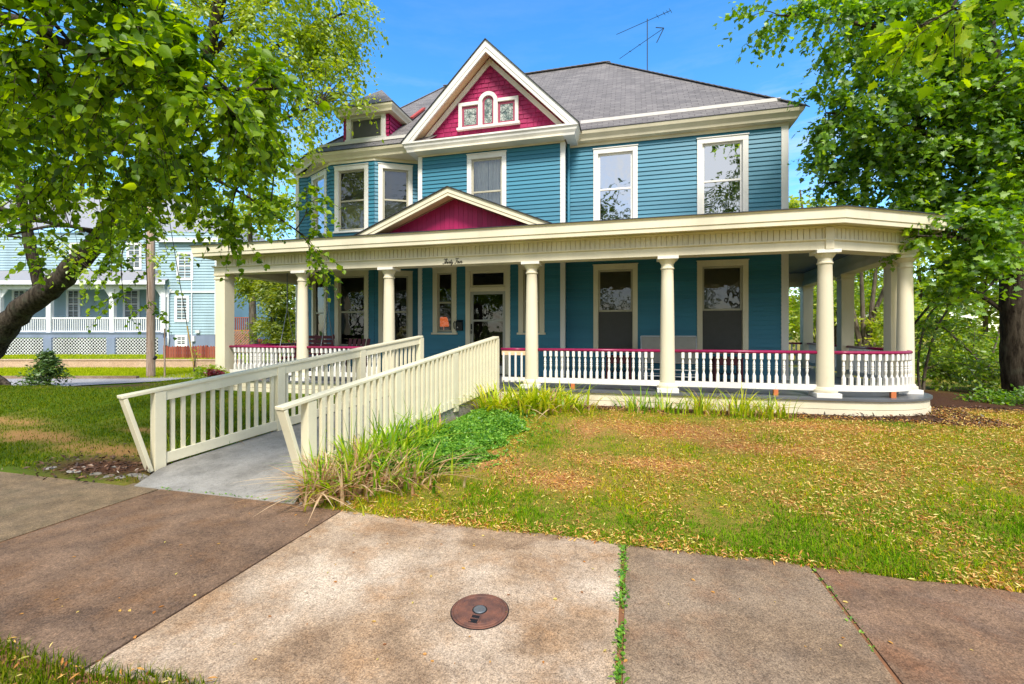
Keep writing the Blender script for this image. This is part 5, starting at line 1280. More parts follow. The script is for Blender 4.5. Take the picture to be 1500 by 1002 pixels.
# leaning tree on the left lawn
tree('leaning_tree', 'big tree with dark leaning trunk on the left lawn and small sunny leaves', 'tree',
     [([A(-45, 566, 12.3), A(-22, 520, 12.2), A(22, 462, 12.0), A(70, 425, 11.7), A(112, 385, 11.4), A(150, 345, 11.1), A(190, 308, 10.8)], 0.33, 0.19),
      ([A(190, 308, 10.8), A(222, 262, 10.6), A(262, 185, 10.4), A(300, 90, 10.2), A(330, -30, 10.0), A(350, -140, 10)], 0.22, 0.08),
      ([A(60, 430, 11.8), A(40, 340, 11.6), A(30, 240, 11.4), A(60, 120, 11.2), A(80, -20, 11)], 0.14, 0.06),
      ([A(262, 185, 10.4), A(330, 110, 10.8), A(420, 60, 11.2), A(500, 20, 11.5)], 0.09, 0.025), ([A(230, 250, 10.6), A(320, 200, 10.4), A(400, 180, 10.2), A(470, 150, 9.9)], 0.08, 0.02),
      ([A(300, 90, 10.2), A(380, 10, 10.6), A(450, -40, 11)], 0.08, 0.03), ([A(150, 345, 11.1), A(90, 330, 10), A(10, 345, 9.2)], 0.06, 0.02), ([A(-45, 566, 12.3), A(-75, 582, 12.0)], 0.28, 0.12), ([A(-30, 545, 12.25), A(2, 560, 12.0), A(14, 569, 11.9)], 0.2, 0.06)],
     [(A(300, 60, 10.2), 1.5, 420), (A(400, 40, 10.8), 1.4, 560), (A(480, 30, 11.2), (1.1, 1.1, 1.1), 430), (A(440, 110, 10.5), (1.0, 1.0, 0.8), 300), (A(490, 105, 10.8), (0.75, 0.75, 0.75), 110), (A(330, 150, 10.3), 1.2, 300), (A(390, 190, 10.0), (1.1, 1.1, 0.6), 110), (A(455, 178, 9.9), (0.6, 0.6, 0.3), 24),
      (A(230, 20, 10.2), 1.4, 110), (A(130, 90, 11), 1.8, 130), (A(30, 180, 11.4), 1.8, 120), (A(70, 300, 9.8), (1.3, 1.2, 0.7), 70), (A(195, 395, 9.0), (0.8, 0.8, 0.5), 40), (A(350, -60, 10), (2.6, 2.0, 1.0), 160), (A(520, 165, 9.8), (0.5, 0.5, 0.35), 12), (A(525, 50, 11), (0.5, 0.5, 0.7), 34)],
     M['lf_lean'], 0.095, T_OVAL, M['bark'], K=10, twig=0.55, droop=0.55, hang=0.55)
# street linden: its trunk stands by the kerb, its boughs reach over the pavement
tree('street_linden', 'linden with broad heart shaped green leaves whose boughs overhang the pavement and ramp', 'tree',
     [([(-7.5, 0.85, -0.1), (-7.45, 0.9, 1.2), (-7.3, 1.0, 2.6), (-7.0, 1.2, 4.2), (-6.6, 1.4, 6.0)], 0.24, 0.10),
      ([(-7.3, 1.0, 2.6), A(-70, 30, 3.8), A(110, 70, 3.4), A(280, 125, 3.5), A(415, 130, 3.8)], 0.07, 0.008),
      ([(-7.3, 1.0, 2.4), A(-90, 170, 4.6), A(140, 210, 4.7), A(320, 265, 5.4), A(445, 345, 6.2)], 0.07, 0.008),
      ([(-7.35, 0.95, 2.0), A(-70, 300, 6.0), A(90, 330, 6.6), A(215, 345, 7.6)], 0.06, 0.01), ([(-7.0, 1.2, 4.0), A(-30, -30, 3.6), A(150, -20, 3.2), A(300, -10, 3.4)], 0.06, 0.01)],
     [(A(40, 60, 3.3), 0.62, 76), (A(140, 55, 3.1), 0.46, 50), (A(110, 150, 3.9), 0.65, 86), (A(250, 60, 4.6), 0.5, 40), (A(20, 120, 4.6), 0.7, 60), (A(225, 125, 3.4), 0.42, 46), (A(310, 130, 3.7), (0.4, 0.4, 0.3), 40), (A(385, 140, 3.9), (0.32, 0.32, 0.22), 26), (A(20, 190, 4.4), 0.8, 95), (A(190, 20, 3.2), 0.34, 18), (A(60, -20, 3.2), 0.6, 46),
      (A(150, 225, 4.8), 0.75, 90), (A(270, 200, 4.6), 0.55, 58), (A(330, 265, 5.5), 0.5, 40), (A(395, 205, 4.7), (0.32, 0.32, 0.3), 18), (A(415, 300, 6.0), (0.40, 0.4, 0.42), 32), (A(450, 360, 6.3), (0.22, 0.22, 0.16), 8), (A(400, 250, 5.5), 0.4, 28),
      (A(50, 272, 6.2), 0.62, 54), (A(200, 292, 7.0), 0.6, 44), (A(260, 320, 6.4), 0.5, 26), (A(345, 345, 6.2), (0.45, 0.4, 0.25), 18), (A(5, 385, 6.6), 0.45, 14), (A(190, 392, 7.2), (0.42, 0.5, 0.36), 16), (A(205, 440, 7.3), (0.28, 0.28, 0.28), 8)],
     M['lf_near'], 0.070, T_HEART, M['bark'], K=17, twig=0.42, droop=0.5, twigs_wood=2, hang=0.6, up=0.45)
# maple on the right
tree('maple_tree', 'large dark trunked maple beside the rounded porch corner with dense hanging boughs', 'tree',
     [([A(1506, 592, 9.1), A(1497, 540, 9.1), A(1493, 470, 9.1), A(1490, 380, 9.1), A(1478, 260, 9.1), A(1458, 150, 9.1), A(1440, 30, 9.0), A(1430, -110, 9.0)], 0.34, 0.15),
      ([A(1478, 260, 9.1), A(1380, 205, 8.8), A(1290, 175, 8.6), A(1210, 165, 8.5)], 0.09, 0.015), ([A(1458, 150, 9.1), A(1350, 60, 8.6), A(1230, 30, 8.3), A(1140, 22, 8.1)], 0.09, 0.012),
      ([A(1490, 380, 9.1), A(1425, 352, 8.2), A(1345, 345, 7.4)], 0.07, 0.012), ([A(1482, 300, 9.1), A(1390, 280, 9.2), A(1290, 268, 9.4), A(1200, 268, 9.6)], 0.08, 0.012), ([A(1490, 400, 9.1), A(1470, 400, 8.0), A(1440, 430, 7.4)], 0.06, 0.012),
      ([A(1440, 30, 9.0), A(1470, -90, 6.5), A(1440, -60, 4.6), A(1395, 10, 3.3)], 0.07, 0.008), ([A(1490, 470, 9.1), A(1400, 420, 9.6), A(1335, 480, 10.0)], 0.05, 0.02), ([A(1506, 592, 9.1), A(1466, 597, 8.9)], 0.24, 0.08)],
     [(A(1450, 70, 8.6), 1.35, 414), (A(1350, 55, 8.5), 1.1, 306), (A(1255, 45, 8.2), (0.85, 0.85, 0.6), 118), (A(1185, 20, 8.1), (0.75, 0.6, 0.35), 46), (A(1122, 20, 8.0), (0.35, 0.35, 0.3), 16), (A(1420, 170, 8.7), 1.15, 342), (A(1320, 150, 8.6), 1.0, 270), (A(1245, 140, 8.4), (0.75, 0.7, 0.65), 111), (A(1205, 185, 8.5), (0.45, 0.5, 0.5), 46),
      (A(1395, 265, 9.0), 1.0, 270), (A(1305, 235, 9.0), 0.95, 216), (A(1235, 240, 9.3), (0.75, 0.7, 0.45), 97), (A(1205, 290, 9.6), (0.5, 0.5, 0.25), 32), (A(1475, 250, 8.4), 1.0, 234), (A(1432, 325, 8.2), 0.72, 170), (A(1398, 338, 7.7), (0.58, 0.5, 0.42), 110), (A(1352, 340, 7.4), (0.26, 0.26, 0.16), 22), (A(1432, 405, 7.7), (0.48, 0.45, 0.38), 84), (A(1400, 410, 7.7), (0.30, 0.3, 0.25), 24), (A(1330, 300, 9.0), (0.7, 0.6, 0.35), 82), (A(1480, 160, 8.0), 1.0, 180),
      (A(1430, -80, 8.5), (2.4, 2.0, 1.0), 270)],
     M['lf_maple'], 0.088, T_MAPLE, M['bark'], K=12, twig=0.5, droop=0.42, twigs_wood=True, hang=0.45)
tree('overhanging_bough', 'bough of bright yellow green maple leaves reaching in close above the lawn', 'branch',
     [([A(1560, -60, 3.0), A(1480, -35, 3.0), A(1410, 5, 3.05), A(1350, 40, 3.15)], 0.018, 0.004)],
     [(A(1425, 25, 3.0), (0.22, 0.2, 0.13), 13), (A(1350, 40, 3.1), (0.16, 0.15, 0.12), 10), (A(1480, 0, 3.0), (0.2, 0.2, 0.12), 9)],
     leaf_mat('bright maple leaf', [(0.16, 0.30, 0.008), (0.28, 0.44, 0.010), (0.42, 0.52, 0.02)], 1.5, 0.6, gloss=0.02), 0.072, T_MAPLE, M['bark'], K=9, twig=0.28, droop=0.5, twigs_wood=2, hang=0.7)
# thin stemmed trees behind the side porch
def stems(px0, d, tops, r): return [([A(px0+RNG.uniform(-4, 4), 545, d), A(px0+(px-px0)*0.4+RNG.uniform(-5, 5), 470, d), A(px, py, d), A(px+(px-px0)*0.25, py-60, d)], r, r*0.35) for px, py in tops]
tree('crape_myrtle', 'multi stemmed grey tree behind the side porch, its forked trunks bare below', 'tree', stems(1268, 15.5, [(1262, 400), (1283, 395), (1300, 410), (1240, 415)], 0.10),
     [(A(1270, 370, 16), (1.6, 1.4, 1.0), 150), (A(1300, 400, 15.6), (1.0, 1.2, 0.7), 66), (A(1225, 400, 16), (1.0, 1, 0.6), 56), (A(1300, 330, 16), 1.6, 110)], M['lf_mid'], 0.13, T_OVAL, M['bark_pale'], K=9, twig=0.6, twigs_wood=True)
tree('young_tree', 'slim dark stemmed tree leaning behind the rear porch posts', 'tree', stems(1222, 17.5, [(1212, 410), (1236, 400)], 0.085),
     [(A(1205, 380, 18), (1.5, 1.4, 1.0), 120), (A(1190, 440, 18), (0.9, 1, 0.6), 36), (A(1240, 345, 18), 1.3, 80)], M['lf_bright'], 0.15, T_OVAL, M['bark'], K=9, twig=0.6)
for k, (px, py, d, r, n, mt, lab) in enumerate([(1180, 430, 26, 2.4, 210, 'lf_bright', 'sunny yellow green tree far behind the house corner post'), (1260, 440, 27, 2.6, 230, 'lf_mid', 'round mid green tree far behind the forked grey trunks'), (1345, 400, 25, 3.0, 260, 'lf_mid', 'tall green tree behind the understory at the rounded porch'), (1440, 430, 24, 3.0, 240, 'lf_bright', 'pale green sunlit tree seen between dogwood and maple trunk'), (1175, 318, 30, 1.7, 90, 'lf_bright', 'small treetop showing just above the porch roof by the house corner'), (1520, 380, 22, 3.2, 200, 'lf_mid', 'broad green tree behind the dark maple trunk'), (1760, 420, 22, 3.4, 200, 'lf_bright', 'sunlit tree farther along behind the maple'), (2050, 420, 20, 3.2, 190, 'lf_mid', 'green tree farthest along behind the maple')]):
    tree('background_tree', lab, 'tree', [([A(px, 535, d), A(px+4, py+40, d), A(px-3, py-40, d)], 0.16, 0.05)], [(A(px, py, d), (r, r*0.8, r), n), (A(px-30, py+45, d-0.5), (r*0.7, r*0.6, r*0.55), n//3), (A(px+35, py+50, d-0.5), (r*0.7, r*0.6, r*0.55), n//3)], M[mt], 0.27, T_OVAL, M['bark_pale'], K=14, twig=0.9, twigs_wood=False, group='trees beyond the side porch')
tree('dogwood', 'bushy shaded understory tree with thin slanting stems between rounded porch and maple', 'tree',
     [([A(1352, 597, 10.4), A(1356, 540, 10.4), A(1378, 470, 10.3), A(1420, 420, 10.2)], 0.045, 0.012), ([A(1352, 597, 10.4), A(1345, 530, 10.4), A(1362, 460, 10.5), A(1395, 440, 10.5)], 0.035, 0.01), ([A(1440, 600, 10.6), A(1440, 540, 10.6), A(1405, 500, 10.6), A(1370, 470, 10.5)], 0.04, 0.012), ([A(1440, 560, 10.6), A(1460, 500, 10.6), A(1470, 450, 10.6)], 0.03, 0.01)],
     [(A(1380, 455, 10.3), (0.7, 0.6, 0.5), 70), (A(1430, 470, 10.4), (0.8, 0.6, 0.5), 90), (A(1375, 520, 10.3), (0.6, 0.5, 0.45), 66), (A(1430, 535, 10.2), (0.75, 0.5, 0.5), 90), (A(1470, 560, 10.0), (0.4, 0.4, 0.35), 34), (A(1395, 565, 10.2), (0.45, 0.4, 0.25), 26)],
     M['lf_shrub'], 0.095, T_OVAL, M['bark_pale'], K=9, twig=0.45, twigs_wood=2)
def bush(name, label, c, rad, n, mat, size, tpl=T_OVAL, twig=0.2, group=None, K=7):
    t = thing(name, label, 'shrub', (c[0], c[1], c[2]-rad[2]), 0, group)
    mb = MB(); lv = Leaves(); b = Vector((c[0], c[1], c[2]-rad[2]))
    d = unit(RNG.normal(0, 1, (n, 3))); d[:, 2] = np.abs(d[:, 2])*0.9-0.25
    P = np.array(c)+d*np.array(rad)*RNG.uniform(0.45, 1, (n, 1))
    spray(lv, P, unit(d+RNG.normal(0, 0.4, (n, 3))+np.array([0, 0, 0.3])), twig*RNG.uniform(0.6, 1.3, n), K, size, tpl, 0.3, 0.7, 0.1)
    for q in range(0, n, max(1, n//30)): mb.tube([b, b.lerp(Vector(P[q]), 0.5)+Vector((0, 0, 0.05)), Vector(P[q])], [0.010, 0.007, 0.003], 5)
    add('stems', mb, M['bark_pale'], t); lv.build('foliage', mat, t); return t
for k, (px, py, d, r, n, mt, lab) in enumerate([(1375, 545, 13.5, 0.9, 130, 'lf_mid', 'leafy green shrub filling in behind the slanting dogwood stems'), (1440, 540, 14, 1.0, 150, 'lf_bright', 'bright yellow green shrub glimpsed between dogwood and maple trunk'), (1500, 520, 13, 1.1, 150, 'lf_mid', 'green shrub behind the maple trunk'), (1330, 490, 15, 1.1, 150, 'lf_bright', 'sunlit shrub just behind the rounded porch corner column'), (1200, 460, 17, 1.5, 210, 'lf_bright', 'yellow green shrub beyond the far porch rail by the house corner'), (1270, 460, 18, 1.8, 230, 'lf_mid', 'wide green shrub beyond the porch rail behind the forked trunks')]):
    bush('background_shrub', lab, A(px, py, d), (r*1.1, r, r), n, M[mt], 0.15, T_OVAL, 0.5, 'shrubs behind the porch', 12)
bush('low_shrub', 'low dark leafy shrub at the foot of the maple, standing out over the leaf litter', A(1452, 590, 8.7), (0.42, 0.4, 0.26), 130, M['lf_maple'], 0.06)
bush('low_shrub', 'dark glossy shrub against the maple trunk base at the picture edge', A(1500, 590, 8.3), (0.35, 0.4, 0.28), 120, M['lf_maple'], 0.06)
bush('porch_shrub', 'green bush pressed against the square porch end post', A(308, 551, 10.0), (0.32, 0.3, 0.2), 80, M['lf_mid'], 0.075)
bush('red_plant', 'dark red leaved plant at the foot of the square end post', A(316, 548, 9.75), (0.16, 0.15, 0.12), 40, M['redleaf'], 0.06, twig=0.1)
# small conifer on the lawn
cb = lz((68-750)/667*12.2, 12.2, 0.02)
ct = thing('small_conifer', 'small feathery young conifer on the left lawn before the street', 'conifer', tuple(cb)); mb = MB(); lv = Leaves()
mb.tube([cb, cb+Vector((0, 0, 1.05))], [0.025, 0.005], 6); add('stem', mb, M['bark'], ct)
for k in range(26):
    z = 0.08+0.95*k/26; r = 0.62*(1-z/1.12)+0.06; m = 8; an = RNG.uniform(0, 6.28, m)
    D = np.stack([np.cos(an), np.sin(an), RNG.uniform(0.15, 0.6, m)], -1); P = np.repeat(np.array([[cb.x, cb.y, cb.z+z]]), m, 0)
    spray(lv, P, unit(D), r*RNG.uniform(0.7, 1.15, m), 14, 0.10, T_LANCE, 0.22, 0.6, 0.0)
lv.build('needles', M['lf_conifer'], ct)
# trees to the left, beyond the street and the porch
tree('sunlit_tree', 'bright yellow green tree glowing behind the left porch roof', 'tree', [([A(372, 530, 20), A(368, 400, 20), A(365, 280, 20)], 0.2, 0.06)],
     [(A(355, 285, 20), (2.0, 1.8, 1.7), 250), (A(412, 320, 20), (1.2, 1.2, 1.2), 110), (A(310, 325, 20), (1.1, 1.1, 0.9), 80), (A(390, 235, 20.5), 1.3, 90)], M['lf_bright'], 0.17, T_OVAL, M['bark_pale'], K=9, twig=0.8, twigs_wood=False)
tree('cedar', 'feathery olive green cedar seen through the open left end of the porch', 'tree', [([A(400, 540, 17.5), A(400, 470, 17.5), A(392, 400, 17.5)], 0.12, 0.04)],
     [(A(372, 425, 17.4), (1.0, 0.8, 0.5), 140), (A(412, 440, 17.5), (0.9, 0.8, 0.6), 140), (A(404, 468, 17.3), (0.6, 0.7, 0.45), 90), (A(418, 490, 17.3), (0.6, 0.6, 0.4), 70), (A(356, 400, 17.6), (0.7, 0.7, 0.35), 50), (A(400, 385, 17.6), (1.2, 0.9, 0.5), 80)],
     leaf_mat('olive feathery foliage', [(0.13, 0.20, 0.010), (0.28, 0.36, 0.015), (0.46, 0.50, 0.03)], 1.4, 0.55), 0.17, T_LANCE, M['bark'], K=20, twig=0.6, droop=0.5, twigs_wood=True)
for px, py, d, r, n, lab in [(120, 235, 44, 5.5, 230, 'large tree rising behind the pale aqua house'), (-40, 250, 42, 5.0, 160, 'large tree rising at the far left behind the pale aqua house'), (300, 300, 50, 6.0, 200, 'large green tree between the pale aqua house and the bright yellow tree'), (430, 440, 48, 4.0, 150, 'distant green tree behind the feathery cedar')]:
    tree('distant_tree', lab, 'tree', [([A(px, 520, d), A(px, py+60, d), A(px, py-20, d)], 0.35, 0.1)], [(A(px, py, d), (r, r*0.8, r*0.9), n), (A(px+30, py+50, d-1), (r*0.7, r*0.6, r*0.5), n//3)], M['lf_mid'], 0.42, T_OVAL, M['bark_pale'], K=9, twig=1.5, twigs_wood=False, group='large trees across the side street')
# trees across the main street: they stand behind the viewer and show mirrored in the panes; the low row is added to cut low sky light
for x, y, h, r, lab in [(7.6, -15, 11.5, 4.0, 'street tree mirrored in the upper corner window'), (-24, -15, 11.0, 4.2, 'street tree mirrored in the bay windows'), (-3.4, -16, 10.6, 3.6, 'street tree across the road mirrored at the edge of the upper pane beside the downspout')] + [(-30+8.5*k, -19-2*(k % 2), 4.6, 4.4, 'unseen broad street tree added across the road to block low sky, mirrored green in the porch windows') for k in range(8)]:
    tree('street_tree', lab, 'tree', [([(x, y, 0), (x, y, h*0.4), (x+0.2, y, h*0.9)], 0.25, 0.08)], [((x, y, h), (r, r, r*0.8), 220), ((x-r*0.5, y, h*0.72), (r*0.7, r*0.7, r*0.5), 80)], M['lf_far'], 0.34, T_OVAL, M['bark'], K=9, twig=1.2, twigs_wood=False, group='trees across the main street')
bush('sapling', 'thin bare yellow twigged sapling on the verge beside the cable guard', tuple(lz((284-750)/667*15.7, 15.7, 0.62)), (0.16, 0.16, 0.6), 16, M['lf_bright'], 0.06, twig=0.22, K=4)

# ------------------------------------------------------------------ GRASS AND GROUND COVER
def gh(x, y): return height(x, y)
def blades(lv, x, y, h, w, lean=0.5, z0=None, seg=2, ang=None):
    n = len(x); z = gh(x, y) if z0 is None else z0
    a = RNG.uniform(0, 6.283, n) if ang is None else ang
    d = np.stack([np.cos(a), np.sin(a), 0*a], -1); s = np.stack([-np.sin(a), np.cos(a), 0*a], -1)
    b = RNG.uniform(0.1, 1.0, n)*lean
    base = np.stack([x, y, z-0.004], -1); rows = []
    for k in range(seg+1):
        t = k/seg; hh = h*(t-0.40*b*t*t); out = h*b*t*t
        c = base+d*out[:, None]+np.array([0, 0, 1.0])*hh[:, None]; ww = (w*(1-t)**0.7)[:, None] if k < seg else None
        if ww is None: rows.append(c[:, None, :])
        else: rows.append(np.stack([c-s*ww, c+s*ww], 1))
    V = np.concatenate(rows, 1); m = V.shape[1]; o = (np.arange(n)*m)[:, None]
    F = [o+np.array([[2*k, 2*k+1, 2*k+3, 2*k+2]]) for k in range(seg-1)] + [o+np.array([[2*seg-2, 2*seg-1, 2*seg]])]
    lv.put(V.reshape(-1, 3), F)
def scatter(n, x0, x1, y0, y1, bias=1.0):
    x = RNG.uniform(x0, x1, n); y = y0+(y1-y0)*RNG.uniform(0, 1, n)**bias; return x, y
def off_ramp(x, y, m=0.06):
    lx = np.interp(y, [3.6, 4.05, 8.3], [-4.98, -5.22, -4.12]); rx = np.interp(y, [3.58, 4.2, 8.3], [-3.02, -3.33, -2.46])
    return (x < lx-m) | (x > rx+m)
def lush(x, y):
    g = np.exp(-((x-0.0)/2.0)**2-((y-3.85)/0.42)**2)+0.9*np.exp(-((x-3.4)/1.4)**2-((y-7.6)/0.30)**2)+0.7*np.exp(-((x-2.5)/1.6)**2-((y-4.4)/0.5)**2)+0.5*np.exp(-((x+0.9)/0.5)**2-((y-6.0)/1.4)**2)
    return np.clip(g*0.9+0.55*wob(x+3, y, 3.2)+0.35*wob(x, y+5, 9.0), 0, 1)
x, y = scatter(270000, -3.2, 9.5, 3.46, 9.2, 1.35)
keep = off_ramp(x, y) & (y > walk_edge(x)-0.05+0.03*wob(x, y, 9.0)) & (RNG.uniform(0, 1, len(x)) > bare(x, y)*0.85) & (RNG.uniform(0, 1, len(x)) > bed(x, y)*1.3) & ((y < 7.9) | (x > 3.4))
x, y = x[keep], y[keep]; gz = RNG.uniform(0, 1, len(x)) < lush(x, y)
for sel, nm, mt, hh, lab, thin in ((gz, 'lush_grass', 'gr_green', 0.050, 'green tufts of lush grass in the front lawn', 1.0), (~gz, 'front_lawn_grass', 'gr_front', 0.036, 'sparse yellowing grass of the front lawn', 0.85)):
    lv = Leaves(); xs, ys = x[sel], y[sel]; q = RNG.uniform(0, 1, len(xs)) < thin; xs, ys = xs[q], ys[q]
    tuft = np.clip(0.9+0.7*wob(xs, ys, 5.0), 0.45, 1.7)
    blades(lv, xs, ys, hh*tuft*RNG.uniform(0.4, 1.5, len(xs)), 0.0030*RNG.uniform(0.7, 1.6, len(xs)), 1.4)
    tag(lv.build(nm, M[mt]), lab, None, None, 'stuff')
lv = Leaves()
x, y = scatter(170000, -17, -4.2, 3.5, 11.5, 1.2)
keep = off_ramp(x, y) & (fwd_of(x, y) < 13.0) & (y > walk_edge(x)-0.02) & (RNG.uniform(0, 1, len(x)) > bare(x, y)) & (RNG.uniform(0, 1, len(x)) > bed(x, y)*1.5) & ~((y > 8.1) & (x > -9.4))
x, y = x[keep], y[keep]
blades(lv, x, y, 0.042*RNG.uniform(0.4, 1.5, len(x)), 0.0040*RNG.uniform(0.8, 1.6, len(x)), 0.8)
tag(lv.build('side_lawn_grass', M['gr_side']), 'shade-toned green grass of the side lawn left of the ramp', None, None, 'stuff')
lv = Leaves()
r = RNG.uniform(-22, -10.5, 40000); d = RNG.uniform(15.45, 19.8, 40000); x = r*RGT.x+d*FWD.x; y = r*RGT.y+d*FWD.y
blades(lv, x, y, 0.11*RNG.uniform(0.5, 1.3, len(x)), 0.009*RNG.uniform(0.7, 1.5, len(x)), 0.8, np.zeros(len(x)))
r = RNG.uniform(-30, -11, 26000); d = RNG.uniform(20.3, 27.8, 26000); x = r*RGT.x+d*FWD.x; y = r*RGT.y+d*FWD.y
blades(lv, x, y, 0.08*RNG.uniform(0.5, 1.3, len(x)), 0.012*RNG.uniform(0.7, 1.5, len(x)), 0.8, np.full(len(x), 0.20))
tag(lv.build('verge_grass', M['gr_verge']), 'sunny yellow green grass along the side street', None, None, 'stuff')
lv = Leaves()   # the near verge in the corner
x, y = scatter(26000, -5.5, -0.95, 0.9, 1.78)
keep = y < near_edge(x)+0.03*wob(x, y, 8.0)-0.03*sstep(-2.2, -1.4, x)*0+0.02
x, y = x[keep], y[keep]
blades(lv, x, y, 0.075*RNG.uniform(0.4, 1.35, len(x)), 0.0026*RNG.uniform(0.8, 1.5, len(x)), 0.9, np.zeros(len(x))-0.01, 3)
tag(lv.build('near_verge_grass', M['gr_side']), 'tufted green grass of the verge nearest the viewer', None, None, 'stuff')
# fallen seeds and leaves
lv = Leaves()
x, y = scatter(190000, -2.6, 9.5, 3.5, 9.6, 1.25)
dens = np.clip(0.10+0.50*sstep(-0.4, 2.8, x)+0.85*bare(x, y)-0.22*lush(x, y)+0.5*np.exp(-((y-walk_edge(x))/0.12)**2)+0.55*wob(x, y, 3.0)+0.25*wob(x, y, 8.0), 0, 1)*np.where(x < -1.5, 0.5, 1)
keep = off_ramp(x, y, 0.15) & (y > walk_edge(x)-0.10+0.05*wob(x, y, 14.0)) & (RNG.uniform(0, 1, len(x)) < dens) & ((y < 8.15) | (x > 4.6)); x, y = x[keep], y[keep]; n = len(x)
P = np.stack([x, y, np.maximum(gh(x, y), 0.0)+RNG.uniform(0.002, 0.026, n)], -1); D = np.stack([RNG.normal(0, 1, n), RNG.normal(0, 1, n), RNG.normal(0, 0.4, n)], -1); Nn = np.stack([RNG.normal(0, 0.6, n), RNG.normal(0, 0.6, n), np.ones(n)], -1)
lv.put(*place(P, D, unit(Nn), 0.029*RNG.uniform(0.3, 1.0, n)**1.1*1.7, T_SEED))
x, y = scatter(900, -5.3, -1.0, 0.9, 1.7); n = len(x); P = np.stack([x, y, RNG.uniform(0.01, 0.05, n)], -1); D = np.stack([RNG.normal(0, 1, n), RNG.normal(0, 1, n), RNG.normal(0, 0.3, n)], -1)
keep = y < near_edge(x)+0.03; P, D = P[keep], D[keep]; n = len(P)
lv.put(*place(P, D, unit(np.stack([RNG.normal(0, 0.4, n), RNG.normal(0, 0.4, n), np.ones(n)], -1)), 0.030*RNG.uniform(0.5, 1.6, n), T_SEED))
x, y = scatter(110, -4.0, 3.0, 1.75, 3.5); n = len(x); P = np.stack([x, y, np.full(n, 0.006)], -1); D = np.stack([RNG.normal(0, 1, n), RNG.normal(0, 1, n), 0*x], -1)
lv.put(*place(P, D, unit(np.stack([RNG.normal(0, 0.2, n), RNG.normal(0, 0.2, n), np.ones(n)], -1)), 0.022*RNG.uniform(0.4, 1.4, n), T_OVAL))
tag(lv.build('leaf_litter', M['litter']), 'tan and orange fallen seeds and leaves over the lawn', None, None, 'stuff')
# mulch chips
lv = Leaves()
x, y = scatter(60000, -7, 9.5, 3.5, 9.8); keep = off_ramp(x, y) & (RNG.uniform(0, 1, len(x)) < bed(x, y)*0.9) & ~((x > -2.5) & (x < 3.2) & (y > 8.3)); x, y = x[keep], y[keep]; n = len(x)
P = np.stack([x, y, gh(x, y)+RNG.uniform(0.0, 0.03, n)], -1); D = np.stack([RNG.normal(0, 1, n), RNG.normal(0, 1, n), RNG.normal(0, 0.35, n)], -1)
lv.put(*place(P, D, unit(np.stack([RNG.normal(0, 0.5, n), RNG.normal(0, 0.5, n), np.ones(n)], -1)), 0.05*RNG.uniform(0.5, 1.6, n), T_LANCE))
tag(lv.build('mulch', M['mulch']), 'dark brown mulch chips in the beds', None, None, 'stuff')
# blue green ground cover beside the ramp
lv = Leaves(); n = 30000; y = RNG.uniform(4.3, 7.55, n); rx = np.interp(y, [4.2, 8.3], [-3.20, -2.36]); wd = np.interp(y, [4.3, 5.0, 5.6, 6.5, 7.55], [0.35, 1.0, 1.2, 1.05, 0.8]); u = RNG.uniform(0, 1, n); off = np.clip((y-4.5)/0.9, 0, 1)
u = np.where(RNG.uniform(0, 1, n) < 0.06, u*1.35, u); x = rx+0.05+u*wd*(1+0.16*wob(y*0+2, y, 5.0)+0.10*wob(y*0+5, y, 13.0))+np.where(y < 5.2, 0.35, 0.0)
moun = 0.17*np.sin(np.clip(u, 0.02, 1.0)*math.pi*0.9+0.25)*(0.75+0.4*wob(x, y, 4.0))
P = np.stack([x, y, gh(x, y)+np.clip(moun*(1+0.5*wob(x, y, 7.0)), 0.02, 0.4)*RNG.uniform(0.45, 1.1, n)], -1); D = np.stack([RNG.normal(0, 1, n), RNG.normal(0, 1, n)-0.2, RNG.normal(0.1, 0.5, n)], -1)
lv.put(*place(P, D, unit(np.stack([RNG.normal(0, 0.5, n), RNG.normal(-0.2, 0.5, n), np.ones(n)], -1)), 0.038*RNG.uniform(0.6, 1.4, n), T_OVAL))
tag(lv.build('ground_cover', M['lf_cover']), 'blue green ground cover spreading beside the ramp rail', None, None, 'stuff')
# weeds in the joints
lv = Leaves(); n = 760; y = RNG.uniform(1.9, 3.5, n); ok = (np.sin(y*9.0)+np.sin(y*23.0+1) > -0.55) | (y > 3.0); y = y[ok]; n = len(y)
x = -0.055+RNG.normal(0, 0.013, n); P = np.stack([x, y, RNG.uniform(-0.02, 0.028, n)], -1); D = np.stack([RNG.normal(0, 1, n), RNG.normal(0, 1, n), RNG.uniform(0.0, 0.8, n)], -1)
lv.put(*place(P, D, unit(np.stack([RNG.normal(0, 0.5, n), RNG.normal(0, 0.5, n), np.ones(n)], -1)), 0.018*RNG.uniform(0.4, 1.8, n), T_OVAL))
n = 60; y = RNG.uniform(2.65, 3.45, n); x = 1.184+RNG.normal(0, 0.013, n); P = np.stack([x, y, RNG.uniform(-0.01, 0.015, n)], -1); D = np.stack([RNG.normal(0, 1, n), RNG.normal(0, 1, n), RNG.uniform(0, 0.7, n)], -1)
lv.put(*place(P, D, unit(np.stack([RNG.normal(0, 0.5, n), RNG.normal(0, 0.5, n), np.ones(n)], -1)), 0.016*RNG.uniform(0.5, 1.5, n), T_OVAL))
n = 90; x = RNG.uniform(-4.7, -3.0, n); y = 3.585+RNG.normal(0, 0.012, n); P = np.stack([x, y, RNG.uniform(0.0, 0.02, n)], -1); D = np.stack([RNG.normal(0, 1, n), RNG.normal(0, 1, n), RNG.uniform(0, 0.7, n)], -1)
lv.put(*place(P, D, unit(np.stack([RNG.normal(0, 0.5, n), RNG.normal(0, 0.5, n), np.ones(n)], -1)), 0.02*RNG.uniform(0.5, 1.5, n), T_OVAL))
tag(lv.build('joint_weeds', M['lf_cover']), 'small green weeds growing in the pavement joints', None, None, 'stuff')
